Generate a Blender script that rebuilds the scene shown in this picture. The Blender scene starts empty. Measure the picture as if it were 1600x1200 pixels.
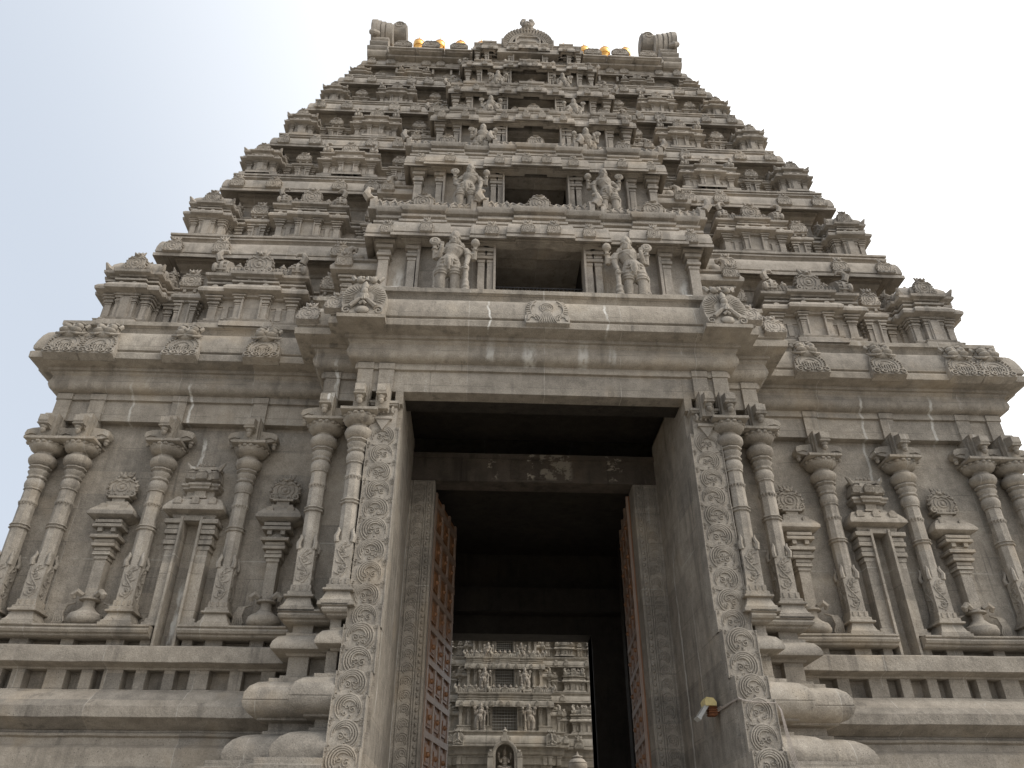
import bpy, math, random
from math import sin, cos, pi, radians as R, sqrt
from mathutils import Matrix, Vector
random.seed(7)
sc = bpy.context.scene
COL = sc.collection
GZ = -1.7            # ground level; z = 0 is the eye of the photographer

# ------------------------------------------------------------------ mesh helper
class MB:
    def __init__(s): s.v = []; s.f = []
    def add(s, v, f):
        o = len(s.v); s.v += [tuple(p) for p in v]; s.f += [tuple(i + o for i in q) for q in f]; return s
    def join(s, o, loc=(0, 0, 0), sc=(1, 1, 1), rz=0.0, rx=0.0, ry=0.0):
        if not isinstance(sc, tuple): sc = (sc, sc, sc)
        M = Matrix.Translation(loc) @ Matrix.Rotation(rz, 4, 'Z') @ Matrix.Rotation(ry, 4, 'Y') @ Matrix.Rotation(rx, 4, 'X') @ Matrix.Diagonal((*sc, 1))
        return s.add([M @ Vector(p) for p in o.v], o.f)
    def box(s, x0, x1, y0, y1, z0, z1):
        v = [(x, y, z) for z in (z0, z1) for y in (y0, y1) for x in (x0, x1)]
        return s.add(v, [(0, 2, 3, 1), (4, 5, 7, 6), (0, 1, 5, 4), (2, 6, 7, 3), (0, 4, 6, 2), (1, 3, 7, 5)])
    def taper(s, x, y, z0, z1, hx0, hy0, hx1, hy1):
        v = [(x - hx0, y - hy0, z0), (x + hx0, y - hy0, z0), (x + hx0, y + hy0, z0), (x - hx0, y + hy0, z0),
             (x - hx1, y - hy1, z1), (x + hx1, y - hy1, z1), (x + hx1, y + hy1, z1), (x - hx1, y + hy1, z1)]
        return s.add(v, [(3, 2, 1, 0), (4, 5, 6, 7), (0, 1, 5, 4), (1, 2, 6, 5), (2, 3, 7, 6), (3, 0, 4, 7)])
    def sweep(s, path, prof, closed=False, caps=True, seg=0.0):
        P = [Vector(p) for p in path]; n = len(P); ms = []
        for i in range(n):
            d1 = (P[i] - P[i - 1]).normalized() if (i or closed) else None
            d2 = (P[(i + 1) % n] - P[i]).normalized() if (i < n - 1 or closed) else None
            d1 = d1 or d2; d2 = d2 or d1
            a = Vector((d1.y, -d1.x)); b = Vector((d2.y, -d2.x)); ms.append((a + b) / (1 + a.dot(b)))
        if seg:
            Q, M2 = [], []
            m = n if closed else n - 1
            for i in range(m):
                j = (i + 1) % n; L = (P[j] - P[i]).length; k = max(1, int(L / seg))
                for t in range(k):
                    a = t / k; Q.append(P[i].lerp(P[j], a)); M2.append((ms[i], 0) if t == 0 else ((Vector(((P[j] - P[i]).normalized().y, -(P[j] - P[i]).normalized().x))), 1))
            if not closed: Q.append(P[-1]); M2.append((ms[-1], 0))
            P = Q; n = len(P); ms = [q[0] for q in M2]
        k = len(prof); v = []
        for i in range(n):
            jz = random.uniform(-.008, .008) if seg else 0; jo = random.uniform(-.008, .008) if seg else 0
            for (o, z) in prof:
                q = P[i] + ms[i] * (o + jo); v.append((q.x, q.y, z + jz))
        f = []
        for i in range(n if closed else n - 1):
            a = i * k; b = ((i + 1) % n) * k
            for j in range(k - 1): f.append((a + j, b + j, b + j + 1, a + j + 1))
        if not closed and caps:
            f.append(tuple(range(k - 1, -1, -1))); f.append(tuple(range((n - 1) * k, n * k)))
        return s.add(v, f)
    def lathe(s, cx, cy, prof, n=16, rot=0.0, sx=1.0, sy=1.0):
        v = []; f = []; k = len(prof)
        for (r, z) in prof:
            for i in range(n):
                a = rot + 2 * pi * i / n; v.append((cx + r * cos(a) * sx, cy + r * sin(a) * sy, z))
        for j in range(k - 1):
            for i in range(n): f.append((j * n + i, j * n + (i + 1) % n, (j + 1) * n + (i + 1) % n, (j + 1) * n + i))
        f.append(tuple(range(n - 1, -1, -1))); f.append(tuple((k - 1) * n + i for i in range(n)))
        return s.add(v, f)
    def sq(s, cx, cy, prof, sx=1.0, sy=1.0):
        return s.lathe(cx, cy, [(r * sqrt(2), z) for r, z in prof], 4, pi / 4, sx, sy)
    def oct(s, cx, cy, prof):
        c = cos(pi / 8); return s.lathe(cx, cy, [(r / c, z) for r, z in prof], 8, pi / 8)
    def ball(s, c, r, n=10, m=6):
        if not isinstance(r, tuple): r = (r, r, r)
        v = [(c[0], c[1], c[2] - r[2])]
        for j in range(1, m):
            t = -pi / 2 + pi * j / m
            for i in range(n):
                a = 2 * pi * i / n; v.append((c[0] + r[0] * cos(t) * cos(a), c[1] + r[1] * cos(t) * sin(a), c[2] + r[2] * sin(t)))
        v.append((c[0], c[1], c[2] + r[2])); f = []
        for i in range(n): f.append((0, 1 + (i + 1) % n, 1 + i))
        for j in range(m - 2):
            for i in range(n): f.append((1 + j * n + i, 1 + j * n + (i + 1) % n, 1 + (j + 1) * n + (i + 1) % n, 1 + (j + 1) * n + i))
        t = len(v) - 1; b = 1 + (m - 2) * n
        for i in range(n): f.append((t, b + i, b + (i + 1) % n))
        return s.add(v, f)
    def tube(s, pts, r, n=6, closed=False, flat=1.0):
        P = [Vector(p) for p in pts]; m = len(P)
        rr = r if isinstance(r, (list, tuple)) else [r] * m
        v = []; f = []; up = None
        for i in range(m):
            if closed: t = P[(i + 1) % m] - P[i - 1]
            else: t = P[min(i + 1, m - 1)] - P[max(i - 1, 0)]
            t = t.normalized() if t.length > 1e-9 else Vector((0, 0, 1))
            if up is None:
                up = Vector((0, 1, 0)) if abs(t.y) < .9 else Vector((1, 0, 0))
            a = (up - t * up.dot(t)).normalized(); up = a; b = t.cross(a)
            for k in range(n):
                q = 2 * pi * k / n; v.append(P[i] + (a * cos(q) * flat + b * sin(q)) * rr[i])
        for i in range(m if closed else m - 1):
            j = (i + 1) % m
            for k in range(n): f.append((i * n + k, i * n + (k + 1) % n, j * n + (k + 1) % n, j * n + k))
        if not closed:
            f.append(tuple(range(n - 1, -1, -1))); f.append(tuple((m - 1) * n + k for k in range(n)))
        return s.add(v, f)
    def extr(s, poly, y0, y1, taperq=1.0):
        # poly in (x,z), counter-clockwise seen from the front (-y)
        n = len(poly); cx = sum(p[0] for p in poly) / n; cz = sum(p[1] for p in poly) / n
        v = [(cx + (x - cx) * taperq, y0, cz + (z - cz) * taperq) for x, z in poly] + [(x, y1, z) for x, z in poly]
        f = [tuple(range(n)), tuple(range(2 * n - 1, n - 1, -1))]
        for i in range(n):
            j = (i + 1) % n; f.append((i, i + n, j + n, j))
        return s.add(v, f)
    def extx(s, poly, x0, x1):
        # poly in (y,z) swept along x
        n = len(poly); v = [(x0, y, z) for y, z in poly] + [(x1, y, z) for y, z in poly]
        f = [tuple(range(n - 1, -1, -1)), tuple(range(n, 2 * n))]
        for i in range(n):
            j = (i + 1) % n; f.append((i, j, j + n, i + n))
        return s.add(v, f)
    def mesh(s, name, mat, sm=38):
        me = bpy.data.meshes.new(name); me.from_pydata(s.v, [], s.f); me.validate()
        me.materials.append(mat)
        if sm:
            me.shade_smooth(); me.set_sharp_from_angle(angle=R(sm))
        return me

def arc(cx, cz, r, a0, a1, n, y=0.0, rx=None):
    rx = rx or r
    return [(cx + rx * cos(R(a0 + (a1 - a0) * i / n)), y, cz + r * sin(R(a0 + (a1 - a0) * i / n))) for i in range(n + 1)]
def spiral(cx, cz, r0, r1, a0, a1, n, y=0.0):
    return [(cx + (r0 + (r1 - r0) * i / n) * cos(R(a0 + (a1 - a0) * i / n)), y, cz + (r0 + (r1 - r0) * i / n) * sin(R(a0 + (a1 - a0) * i / n))) for i in range(n + 1)]

# ------------------------------------------------------------------ objects
def thing(name, label, cat, loc=(0, 0, 0), group=None):
    o = bpy.data.objects.new(name, None); COL.objects.link(o); o.location = loc
    o.empty_display_size = .3
    o['label'] = label; o['category'] = cat
    if group: o['group'] = group
    return o
def tag(o, label, cat, group=None):
    o['label'] = label; o['category'] = cat
    if group: o['group'] = group
    return o
def put(name, me, parent=None, loc=(0, 0, 0), scl=(1, 1, 1), rot=(0, 0, 0)):
    o = bpy.data.objects.new(name, me); COL.objects.link(o)
    o.location = loc; o.scale = scl; o.rotation_euler = rot
    if parent is not None:
        o.parent = parent
        if parent.type == 'EMPTY' and not parent.get('localspace'): o.matrix_parent_inverse = Matrix.Translation(-Vector(parent.location))
    return o
def obj(name, mb, mat, parent=None, sm=38): return put(name, mb.mesh(name, mat, sm), parent)

# ------------------------------------------------------------------ materials
class NT:
    def __init__(s, name):
        s.m = bpy.data.materials.new(name); s.m.use_nodes = True; s.t = s.m.node_tree; s.t.nodes.clear()
        s.out = s.n('ShaderNodeOutputMaterial'); s.p = s.n('ShaderNodeBsdfPrincipled')
        s.l(s.p.outputs[0], s.out.inputs[0]); s.geo = s.n('ShaderNodeNewGeometry'); s.pos = s.geo.outputs['Position']
    def n(s, t, **kw):
        q = s.t.nodes.new(t)
        for k, v in kw.items(): setattr(q, k, v)
        return q
    def l(s, a, b): s.t.links.new(a, b)
    def inp(s, sock, v):
        if hasattr(v, 'is_linked') or hasattr(v, 'links'): s.l(v, sock)
        else: sock.default_value = v
    def math(s, op, a, b=0.0, c=0.0, clamp=False):
        q = s.n('ShaderNodeMath', operation=op, use_clamp=clamp)
        s.inp(q.inputs[0], a); s.inp(q.inputs[1], b); s.inp(q.inputs[2], c); return q.outputs[0]
    def map(s, vec, scale):
        q = s.n('ShaderNodeVectorMath', operation='MULTIPLY'); s.l(vec, q.inputs[0]); q.inputs[1].default_value = scale; return q.outputs[0]
    def noise(s, vec, scale, detail=4, rough=.55):
        q = s.n('ShaderNodeTexNoise'); s.l(vec, q.inputs['Vector']); q.inputs['Scale'].default_value = scale
        q.inputs['Detail'].default_value = detail; q.inputs['Roughness'].default_value = rough; return q.outputs['Fac']
    def rng(s, v, a, b, c=0.0, d=1.0):
        q = s.n('ShaderNodeMapRange', interpolation_type='SMOOTHSTEP'); s.inp(q.inputs[0], v)
        for i, k in enumerate((a, b, c, d)): q.inputs[i + 1].default_value = k
        return q.outputs[0]
    def ramp(s, v, stops):
        q = s.n('ShaderNodeValToRGB'); s.l(v, q.inputs[0]); e = q.color_ramp.elements
        while len(e) < len(stops): e.new(.5)
        for i, (p, c) in enumerate(stops): e[i].position = p; e[i].color = (*c, 1)
        return q.outputs[0]
    def mix(s, f, a, b, mode='MIX'):
        q = s.n('ShaderNodeMix', data_type='RGBA', blend_type=mode); s.inp(q.inputs[0], f)
        for i, v in ((6, a), (7, b)):
            if isinstance(v, tuple): q.inputs[i].default_value = (*v, 1)
            else: s.l(v, q.inputs[i])
        return q.outputs[2]

STREAKS = [  # lime runs down the stone: x, z top, z bottom, half width, strength
    (-6.62, 8.15, 7.15, .035, .8), (-6.27, 7.0, 6.2, .05, .9), (-7.72, 8.0, 7.15, .03, .6), (-6.06, 4.25, 3.05, .075, .9),
    (-2.86, 10.45, 9.6, .11, .7), (2.92, 10.4, 9.6, .10, .7), (6.35, 8.1, 6.2, .035, .55), (7.75, 8.1, 7.1, .04, .6), (-3.72, 8.0, 6.9, .04, .8),
    (-.95, 8.2, 7.75, .10, .5), (-.25, 8.2, 7.7, .16, .55), (.72, 8.25, 7.7, .12, .5), (1.25, 8.2, 7.75, .09, .45), (.02, 9.3, 9.05, .02, .8), (-1.02, 9.0, 8.2, .025, .9), (1.1, 9.0, 8.2, .03, .8)]
def granite(name, dark, light, streaks=False, blocks=True, lime=.35, bump=1.0, patches=False):
    T = NT(name); pos = T.pos
    big = T.noise(pos, .55, 6, .6); mid = T.noise(pos, 4.5, 6, .65); fine = T.noise(pos, 70, 3, .6)
    c = T.ramp(big, [(.28, dark), (.72, light)])
    v = T.rng(mid, .25, .75, .76, 1.2); c = T.mix(1.0, c, T.n2(v) if False else _g(T, v), 'MULTIPLY')
    v = T.rng(fine, .25, .75, .74, 1.22); c = T.mix(1.0, c, _g(T, v), 'MULTIPLY')
    if blocks:
        sn = T.n('ShaderNodeVectorMath', operation='SNAP'); T.l(pos, sn.inputs[0]); sn.inputs[1].default_value = (1.37, 2.9, .445)
        wn = T.n('ShaderNodeTexWhiteNoise'); T.l(sn.outputs[0], wn.inputs[0])
        c = T.mix(1.0, c, _g(T, T.rng(wn.outputs[0], 0, 1, .86, 1.11)), 'MULTIPLY')
        c = T.mix(T.math('MULTIPLY', wn.outputs[0], .20), c, (light[0] * 1.02, light[1] * .92, light[2] * .78))
    # dark weathering runs and warm patches
    st = T.noise(T.map(pos, (1.6, 1.6, .22)), 1.6, 5, .6)
    c = T.mix(T.rng(st, .53, .72, 0, .55), c, (dark[0] * .52, dark[1] * .52, dark[2] * .52))
    w = T.noise(pos, 1.1, 3, .5); c = T.mix(T.rng(w, .56, .72, 0, .35), c, (light[0] * .98, light[1] * .86, light[2] * .70))
    bk = T.noise(T.map(pos, (4.2, 4.2, .17)), 1.3, 5, .6); bm = T.noise(pos, .8, 3, .5)
    c = T.mix(T.math('MULTIPLY', T.math('MULTIPLY', T.rng(bk, .56, .68), T.rng(bm, .44, .60)), .5), c, (dark[0] * .36, dark[1] * .36, dark[2] * .37))
    # pale lime runs
    lm = T.noise(T.map(pos, (3.4, 3.4, .16)), 1.5, 5, .62)
    brk = T.noise(pos, 2.3, 4, .6)
    f = T.math('MULTIPLY', T.rng(lm, .63, .72), T.rng(brk, .5, .62)); c = T.mix(T.math('MULTIPLY', f, lime), c, (.60, .57, .52))
    # small pits
    vo = T.n('ShaderNodeTexVoronoi'); T.l(pos, vo.inputs['Vector']); vo.inputs['Scale'].default_value = 17
    pit = T.math('MULTIPLY', T.rng(vo.outputs['Distance'], .07, .16, 1, 0), T.rng(T.noise(pos, 1.9, 3), .43, .58))
    c = T.mix(T.math('MULTIPLY', pit, .6), c, (.06, .05, .042))
    if streaks:
        sep = T.n('ShaderNodeSeparateXYZ'); T.l(pos, sep.inputs[0])
        wob = T.math('MULTIPLY', T.math('SUBTRACT', T.noise(T.map(pos, (0, 0, 1)), 1.7, 4, .6), .5), .34)
        ragged = T.rng(T.noise(T.map(pos, (9, 9, 2.2)), 1.0, 5, .65), .34, .58)
        tot = None
        for (x, z1, z0, hw, a) in STREAKS:
            d = T.math('ABSOLUTE', T.math('ADD', T.math('SUBTRACT', sep.outputs[0], x), wob))
            m = T.math('MULTIPLY', T.rng(d, hw * .35, hw, a, 0), T.math('MULTIPLY', T.rng(sep.outputs[2], z0 - .02, z0 + .06), T.rng(sep.outputs[2], z1 - .35, z1 + .04, 1, 0)))
            tot = m if tot is None else T.math('MAXIMUM', tot, m)
        for (sg, y0, z1, z0, hw, a) in ((-1, 1.30, 6.4, .5, .07, .95), (-1, -1.22, 6.9, 1.5, .05, .5), (-1, .1, 6.0, 2.5, .025, .45), (1, .75, 5.2, .2, .06, .6), (1, -.2, 4.0, .2, .03, .35)):
            d = T.math('ABSOLUTE', T.math('ADD', T.math('SUBTRACT', sep.outputs[1], y0), wob)); on = T.rng(T.math('ABSOLUTE', T.math('SUBTRACT', sep.outputs[0], sg * 2.48)), .02, .03, 1, 0)
            m = T.math('MULTIPLY', on, T.math('MULTIPLY', T.rng(d, hw * .35, hw, a, 0), T.math('MULTIPLY', T.rng(sep.outputs[2], z0, z0 + .4), T.rng(sep.outputs[2], z1 - .6, z1, 1, 0)))); tot = T.math('MAXIMUM', tot, m)
        jx = T.math('ABSOLUTE', T.math('SUBTRACT', T.math('FRACT', T.math('ADD', T.math('DIVIDE', sep.outputs[0], 1.37), T.math('MULTIPLY', wob, .05))), .5))
        jm = T.math('MULTIPLY', T.rng(jx, .4935, .4965), T.rng(T.noise(pos, 3.1, 3), .42, .58)); c = T.mix(T.math('MULTIPLY', jm, .55), c, (.46, .43, .38))
        jh = T.math('ABSOLUTE', T.math('SUBTRACT', T.math('ADD', sep.outputs[2], T.math('MULTIPLY', wob, .03)), 4.58)); jm = T.math('MULTIPLY', T.rng(jh, .004, .016, 1, 0), T.rng(T.noise(pos, 2.2, 3), .40, .55))
        c = T.mix(T.math('MULTIPLY', jm, .5), c, (.50, .47, .41))
        jw = T.math('ABSOLUTE', T.math('SUBTRACT', T.math('FRACT', T.math('ADD', T.math('DIVIDE', sep.outputs[2], .61), T.math('MULTIPLY', wob, .04))), .5))
        c = T.mix(T.math('MULTIPLY', T.math('MULTIPLY', T.rng(jw, .486, .496), T.rng(T.noise(pos, 1.7, 3), .42, .56)), .5), c, (.10, .088, .073))
        c = T.mix(T.math('MULTIPLY', tot, ragged), c, (.70, .68, .63))
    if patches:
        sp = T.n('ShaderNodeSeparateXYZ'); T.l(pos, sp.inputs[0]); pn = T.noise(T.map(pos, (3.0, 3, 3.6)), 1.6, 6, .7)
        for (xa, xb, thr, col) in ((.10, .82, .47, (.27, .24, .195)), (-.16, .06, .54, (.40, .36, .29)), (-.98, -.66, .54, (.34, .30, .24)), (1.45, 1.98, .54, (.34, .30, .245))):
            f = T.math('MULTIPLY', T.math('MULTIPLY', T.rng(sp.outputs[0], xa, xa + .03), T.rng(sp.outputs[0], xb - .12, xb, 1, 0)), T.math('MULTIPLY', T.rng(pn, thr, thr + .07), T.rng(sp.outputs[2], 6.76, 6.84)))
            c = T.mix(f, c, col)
    T.l(c, T.p.inputs['Base Color']); T.p.inputs['Roughness'].default_value = .88
    T.p.inputs['Specular IOR Level'].default_value = .25
    bev = T.n('ShaderNodeBevel'); bev.samples = 3; bev.inputs[0].default_value = .016
    h = T.math('ADD', T.math('MULTIPLY', T.noise(pos, 26, 5, .65), .7), T.math('MULTIPLY', T.noise(pos, 5, 3, .5), 1.1))
    h = T.math('SUBTRACT', h, T.math('MULTIPLY', pit, .6))
    b = T.n('ShaderNodeBump'); b.inputs['Strength'].default_value = .6 * bump; b.inputs['Distance'].default_value = .03
    T.l(h, b.inputs['Height']); T.l(bev.outputs[0], b.inputs['Normal']); T.l(b.outputs[0], T.p.inputs['Normal'])
    return T.m
def _g(T, v):
    q = T.n('ShaderNodeCombineColor'); [T.l(v, q.inputs[i]) for i in range(3)]; return q.outputs[0]

STONE = granite('weathered_granite', (.235, .209, .176), (.385, .348, .296), True)
CARVE = granite('carved_granite', (.265, .236, .198), (.40, .36, .306), False, False, .4, .7)
UPPER = granite('upper_granite', (.275, .247, .212), (.41, .371, .322), True, True, .3, .8)
STATUE = granite('statue_granite', (.262, .233, .196), (.39, .35, .298), False, False, .15, .6)
SHADE_STONE = granite('shade_dark_granite', (.024, .020, .016), (.046, .039, .031), False, False, .04, 1.0, False)  # near-black granite: shade of the unlit interior is put into its colour
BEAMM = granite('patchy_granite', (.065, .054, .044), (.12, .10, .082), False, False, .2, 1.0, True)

def simple(name, col, rough=.6, metal=0.0, nscale=8, var=.25, bump=.0):
    T = NT(name); nz = T.noise(T.pos, nscale, 5, .6)
    c = T.ramp(nz, [(.3, tuple(x * (1 - var) for x in col)), (.7, tuple(min(1, x * (1 + var)) for x in col))])
    T.l(c, T.p.inputs['Base Color']); T.p.inputs['Roughness'].default_value = rough; T.p.inputs['Metallic'].default_value = metal
    if bump:
        b = T.n('ShaderNodeBump'); b.inputs['Strength'].default_value = bump; b.inputs['Distance'].default_value = .01
        T.l(T.noise(T.pos, nscale * 5, 4), b.inputs['Height']); T.l(b.outputs[0], T.p.inputs['Normal'])
    return T.m
def wood(name, a, b):
    T = NT(name); nz = T.noise(T.map(T.pos, (14, 14, .8)), 2.0, 6, .65)
    T.l(T.ramp(nz, [(.3, a), (.7, b)]), T.p.inputs['Base Color']); T.p.inputs['Roughness'].default_value = .5
    bp = T.n('ShaderNodeBump'); bp.inputs['Strength'].default_value = .25; bp.inputs['Distance'].default_value = .01
    T.l(nz, bp.inputs['Height']); T.l(bp.outputs[0], T.p.inputs['Normal']); return T.m
WOOD = wood('reddish_teak', (.16, .07, .028), (.30, .145, .062))
RAIL = wood('worn_teak_rail', (.22, .145, .105), (.34, .25, .19))
GOLD = simple('gilded_copper', (.90, .50, .15), .28, 1.0, 6, .12)
IRON = simple('dark_iron', (.045, .042, .04), .55, .6)
CREAM = simple('yellowed_housing', (.62, .50, .22), .45, 0, 14, .2)
RUST = simple('rusted_bracket', (.20, .075, .03), .75, .2, 30, .5, .4)
LENS = simple('dusty_glass', (.42, .41, .38), .3, 0, 20, .1)
WIRE = simple('grey_cable', (.36, .31, .27), .6, 0, 20, .2)
GROUND = granite('paving_stone', (.27, .25, .22), (.37, .345, .305), False, True, .1, .6)

# ------------------------------------------------------------------ setting
g = MB().add([(-600, -600, GZ), (600, -600, GZ), (600, 600, GZ), (-600, 600, GZ)], [(0, 1, 2, 3)])
o = obj('ground', g, GROUND); o['kind'] = 'structure'

tower = thing('temple_gateway_tower', 'huge tiered granite temple gateway tower with open wooden doors, filling the view', 'temple tower', (0, 0, GZ))
YE, YF = -.95, -1.30

# ------------------------------------------------------------------ ornaments (unit meshes)
def nasi(mb, w=.5, h=.6, d=.14, prongs=True, detail=True, x=0, y=0, z=0):
    """horseshoe-arch ornament standing on z, its face towards -y"""
    m = MB(); r = w * .5; cz = r * .86
    pts = [(-w * .50, 0), (w * .50, 0), (w * .56, .06 * h), (w * .46, .16 * h)]
    for i in range(13):
        a = R(-28 + (180 + 56) * i / 12); pts.append((r * cos(a), cz + r * sin(a) * .95))
    pts += [(-w * .46, .16 * h), (-w * .56, .06 * h)]
    m.extr(pts, -d, d * .6, .93)
    if detail:
        t = w * .042
        m.tube(arc(0, cz, r * .62, -40, 220, 14, -d), t * .8, 5)
        m.tube(arc(0, cz, r * .36, 0, 360, 10, -d), t * .8, 5); m.ball((0, -d, cz), (r * .17, t * 1.5, r * .19), 8, 5)
        for s in (-1, 1):
            m.tube([(s * p[0], p[1], p[2]) for p in spiral(r * .80, h * .14, w * .02, w * .13, 0, 460, 11, -d)], t, 5)
            m.tube([(s * p[0], p[1], p[2]) for p in spiral(r * .30, h * .10, w * .02, w * .10, 0, 420, 9, -d)], t * .9, 5)
            m.tube([(s * r * .1, -d, cz + r * .45), (s * r * .5, -d * 1.05, cz + r * .62), (s * r * .86, -d, cz + r * .36)], [t * .6, t * 1.4, t * .5], 5)
        for i in range(13):
            a = R(-22 + 224 * i / 12); m.ball((r * 1.0 * cos(a), -d * .55, cz + r * .97 * sin(a)), (t * 1.5, d * .5, t * 1.5), 6, 4)
    if prongs:
        zt = cz + r * .86
        m.ball((0, -d * .75, zt + .03 * h), (w * .20, d * .6, .10 * h), 10, 6)
        for s in (-1, 1): m.ball((s * w * .11, -d * 1.15, zt + .07 * h), (w * .07, d * .3, .05 * h), 6, 4)
        m.ball((0, -d * 1.2, zt - .01 * h), (w * .09, d * .35, .05 * h), 6, 4)
        for s in (-.22, -.08, .08, .22):
            m.tube([(s * w * .7, -d * .4, zt + .08 * h), (s * w * 1.0, -d * .4, zt + .22 * h), (s * w * 1.25, -d * .3, zt + .34 * h)], [w * .07, w * .06, w * .02], 6)
    mb.join(m, (x, y, z)); return mb
def finial(mb, x, y, z, s):
    mb.lathe(x, y, [(.30 * s, z), (.34 * s, z + .12 * s), (.2 * s, z + .22 * s), (.42 * s, z + .42 * s), (.40 * s, z + .62 * s), (.16 * s, z + .8 * s), (.2 * s, z + .88 * s), (.05 * s, z + 1.15 * s)], 10)
def mini_pil(mb, x, y, z0, z1, w, d, base=True, ret=None):
    h = z1 - z0; c = .34 * h
    mb.box(x - w / 2, x + w / 2, y, y + d, z0, z1 - c * .9)
    for k, (a, b, q) in enumerate(((0, .14, 1.15), (.20, .36, 1.45), (.42, .54, 1.2), (.60, .78, 1.7), (.85, 1.0, 2.1))):
        e = (q - 1) * w / 2
        mb.box(x - w / 2 - e, x + w / 2 + e, y - e, y + d, z1 - c + a * c, z1 - c + b * c)
    mb.box(x - w * .46, x + w * .46, y + .01, y + d, z1 - c, z1)
    if base: mb.box(x - w * .72, x + w * .72, y - w * .22, y + d, z0, z0 + .12 * h)
    return mb

def lion_face():
    m = MB()
    pts = [(-.31, 0), (.31, 0), (.33, .06), (.30, .34), (.25, .52), (.14, .62), (-.14, .62), (-.25, .52), (-.30, .34), (-.33, .06)]
    m.extr(pts, -.07, .10, .95)
    for i in range(17):
        a = R(-15 + 210 * i / 16); m.ball((.265 * cos(a), -.085, .28 + .25 * sin(a)), .021, 6, 4)
    m.tube(arc(0, .27, .20, -30, 210, 16, -.075), .010, 5); m.tube(arc(0, .25, .13, 10, 170, 12, -.075), .010, 5)
    for i in range(7): m.tube([(-.12 + .04 * i, -.072, .12), (-.14 + .047 * i, -.08, .20 + .02 * (i % 2)), (-.10 + .034 * i, -.072, .30)], [.008, .016, .006], 5)
    for s in (-1, 1):
        for (cx, cz, r) in ((.23, .08, .085), (.09, .07, .07), (.10, .25, .06)):
            m.tube([(s * p[0], p[1], p[2]) for p in spiral(cx, cz, .012, r, 40, 560, 14, -.085)], .014, 5)
    F = MB()
    for s in (-1, 1):
        F.ball((s * .095, -.15, .70), (.075, .075, .07), 10, 6)          # bulging eyes
        F.ball((s * .10, -.20, .70), .03, 8, 5)
        F.ball((s * .085, -.16, .585), (.10, .085, .055), 10, 6)          # cheeks
        F.tube([(s * .02, -.17, .78), (s * .10, -.17, .80), (s * .18, -.14, .77)], [.02, .026, .016], 6)
        F.tube([(s * .03, -.17, .53), (s * .12, -.17, .50), (s * .22, -.13, .54), (s * .25, -.10, .60)], [.02, .028, .024, .012], 6)
        F.tube([(s * .15, -.08, .74), (s * .19, -.07, .82), (s * .17, -.06, .88)], [.05, .04, .012], 6)
    F.ball((0, -.20, .615), (.045, .05, .04), 8, 5); F.tube([(0, -.15, .66), (0, -.14, .80), (0, -.08, .90)], [.028, .035, .015], 6)
    F.ball((0, -.10, .56), (.16, .09, .09), 12, 6); F.box(-.17, .17, -.10, .10, .56, .74)
    m.join(F, (0, .02, -.05), (1.06, .95, 1.08)); return m
def naga_hood():
    m = MB(); pts = [(-.30, 0), (.30, 0), (.36, .2), (.37, .40), (.30, .58), (.18, .66), (-.18, .66), (-.30, .58), (-.37, .40), (-.36, .2)]
    m.extr(pts, -.10, .10, .95)
    for i in range(25):
        a = R(-25 + 230 * i / 24); m.tube([(.16 * cos(a), -.105, .34 + .15 * sin(a)), (.25 * cos(a + .05), -.112, .34 + .22 * sin(a + .05)), (.34 * cos(a), -.10, .34 + .29 * sin(a))], [.006, .012, .012], 5)
    m.tube([(-.20, -.13, .13), (-.06, -.16, .25), (0, -.17, .27), (.06, -.16, .25), (.20, -.13, .13)], [.04, .035, .03, .035, .04], 6)
    m.ball((0, -.12, .07), (.11, .05, .07), 10, 6); m.tube([(-.05, -.15, .16), (0, -.17, .20), (.05, -.15, .16)], .03, 6); m.ball((0, -.13, .33), (.085, .07, .09), 10, 6); m.ball((0, -.16, .42), (.06, .065, .075), 10, 6)
    m.lathe(0, -.15, [(.062, .47), (.05, .52), (.05, .57), (.012, .64)], 10)
    for s in (-1, 1):
        m.tube([(s * .02, -.19, .22), (0, -.2, .33)], [.025, .012], 6)
        m.ball((s * .10, -.13, .70), (.07, .06, .06), 8, 5); m.ball((s * .055, -.17, .71), .026, 8, 5)
        m.tube([(s * p[0], p[1], p[2]) for p in spiral(.25, .07, .012, .085, 0, 520, 14, -.11)], .015, 5)
    for s in (-.2, -.1, 0, .1, .2):
        m.tube([(s * .9, -.10, .70), (s * 1.2, -.08, .80), (s * 1.2, -.05, .86)], [.04, .035, .01], 6)
    return m
def sun_plaque():
    m = MB(); pts = [(-.40, 0), (.40, 0), (.42, .12), (.36, .30), (.30, .48), (.20, .52), (-.20, .52), (-.30, .48), (-.36, .30), (-.42, .12)]
    m.extr(pts, -.05, .12, .97)
    for r in (.045, .085, .125): m.tube(arc(0, .34, r * .8, 0, 360, 20, -.055, r), .012, 5)
    m.ball((0, -.05, .34), (.025, .02, .02), 8, 5)
    for i in range(8):
        a = i / 7 * 2 - 1; m.tube([(a * .06, -.06, .24), (a * .11, -.065, .10), (a * .16, -.06, .015)], [.010, .016, .012], 5)
    for s in (-1, 1):
        for k in range(9):
            a = R(-55 + 130 * k / 8); m.tube([(s * (.20 + .08 * cos(a)), -.06, .27 + .12 * sin(a)), (s * (.27 + .11 * cos(a)), -.05, .27 + .2 * sin(a))], [.012, .02], 5)
        for q in (.15, .22, .28): m.tube([(s * p[0], p[1], p[2]) for p in arc(.30 - q * .2, .07, q * .42, -10, 190, 10, -.06)], .013, 5)
        m.tube([(s * p[0], p[1], p[2]) for p in arc(.08, .30, .22, -50, 60, 10, -.06)], .014, 5)
    return m
ME_LION = lion_face().mesh('lion_face_ornament', CARVE)
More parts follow.
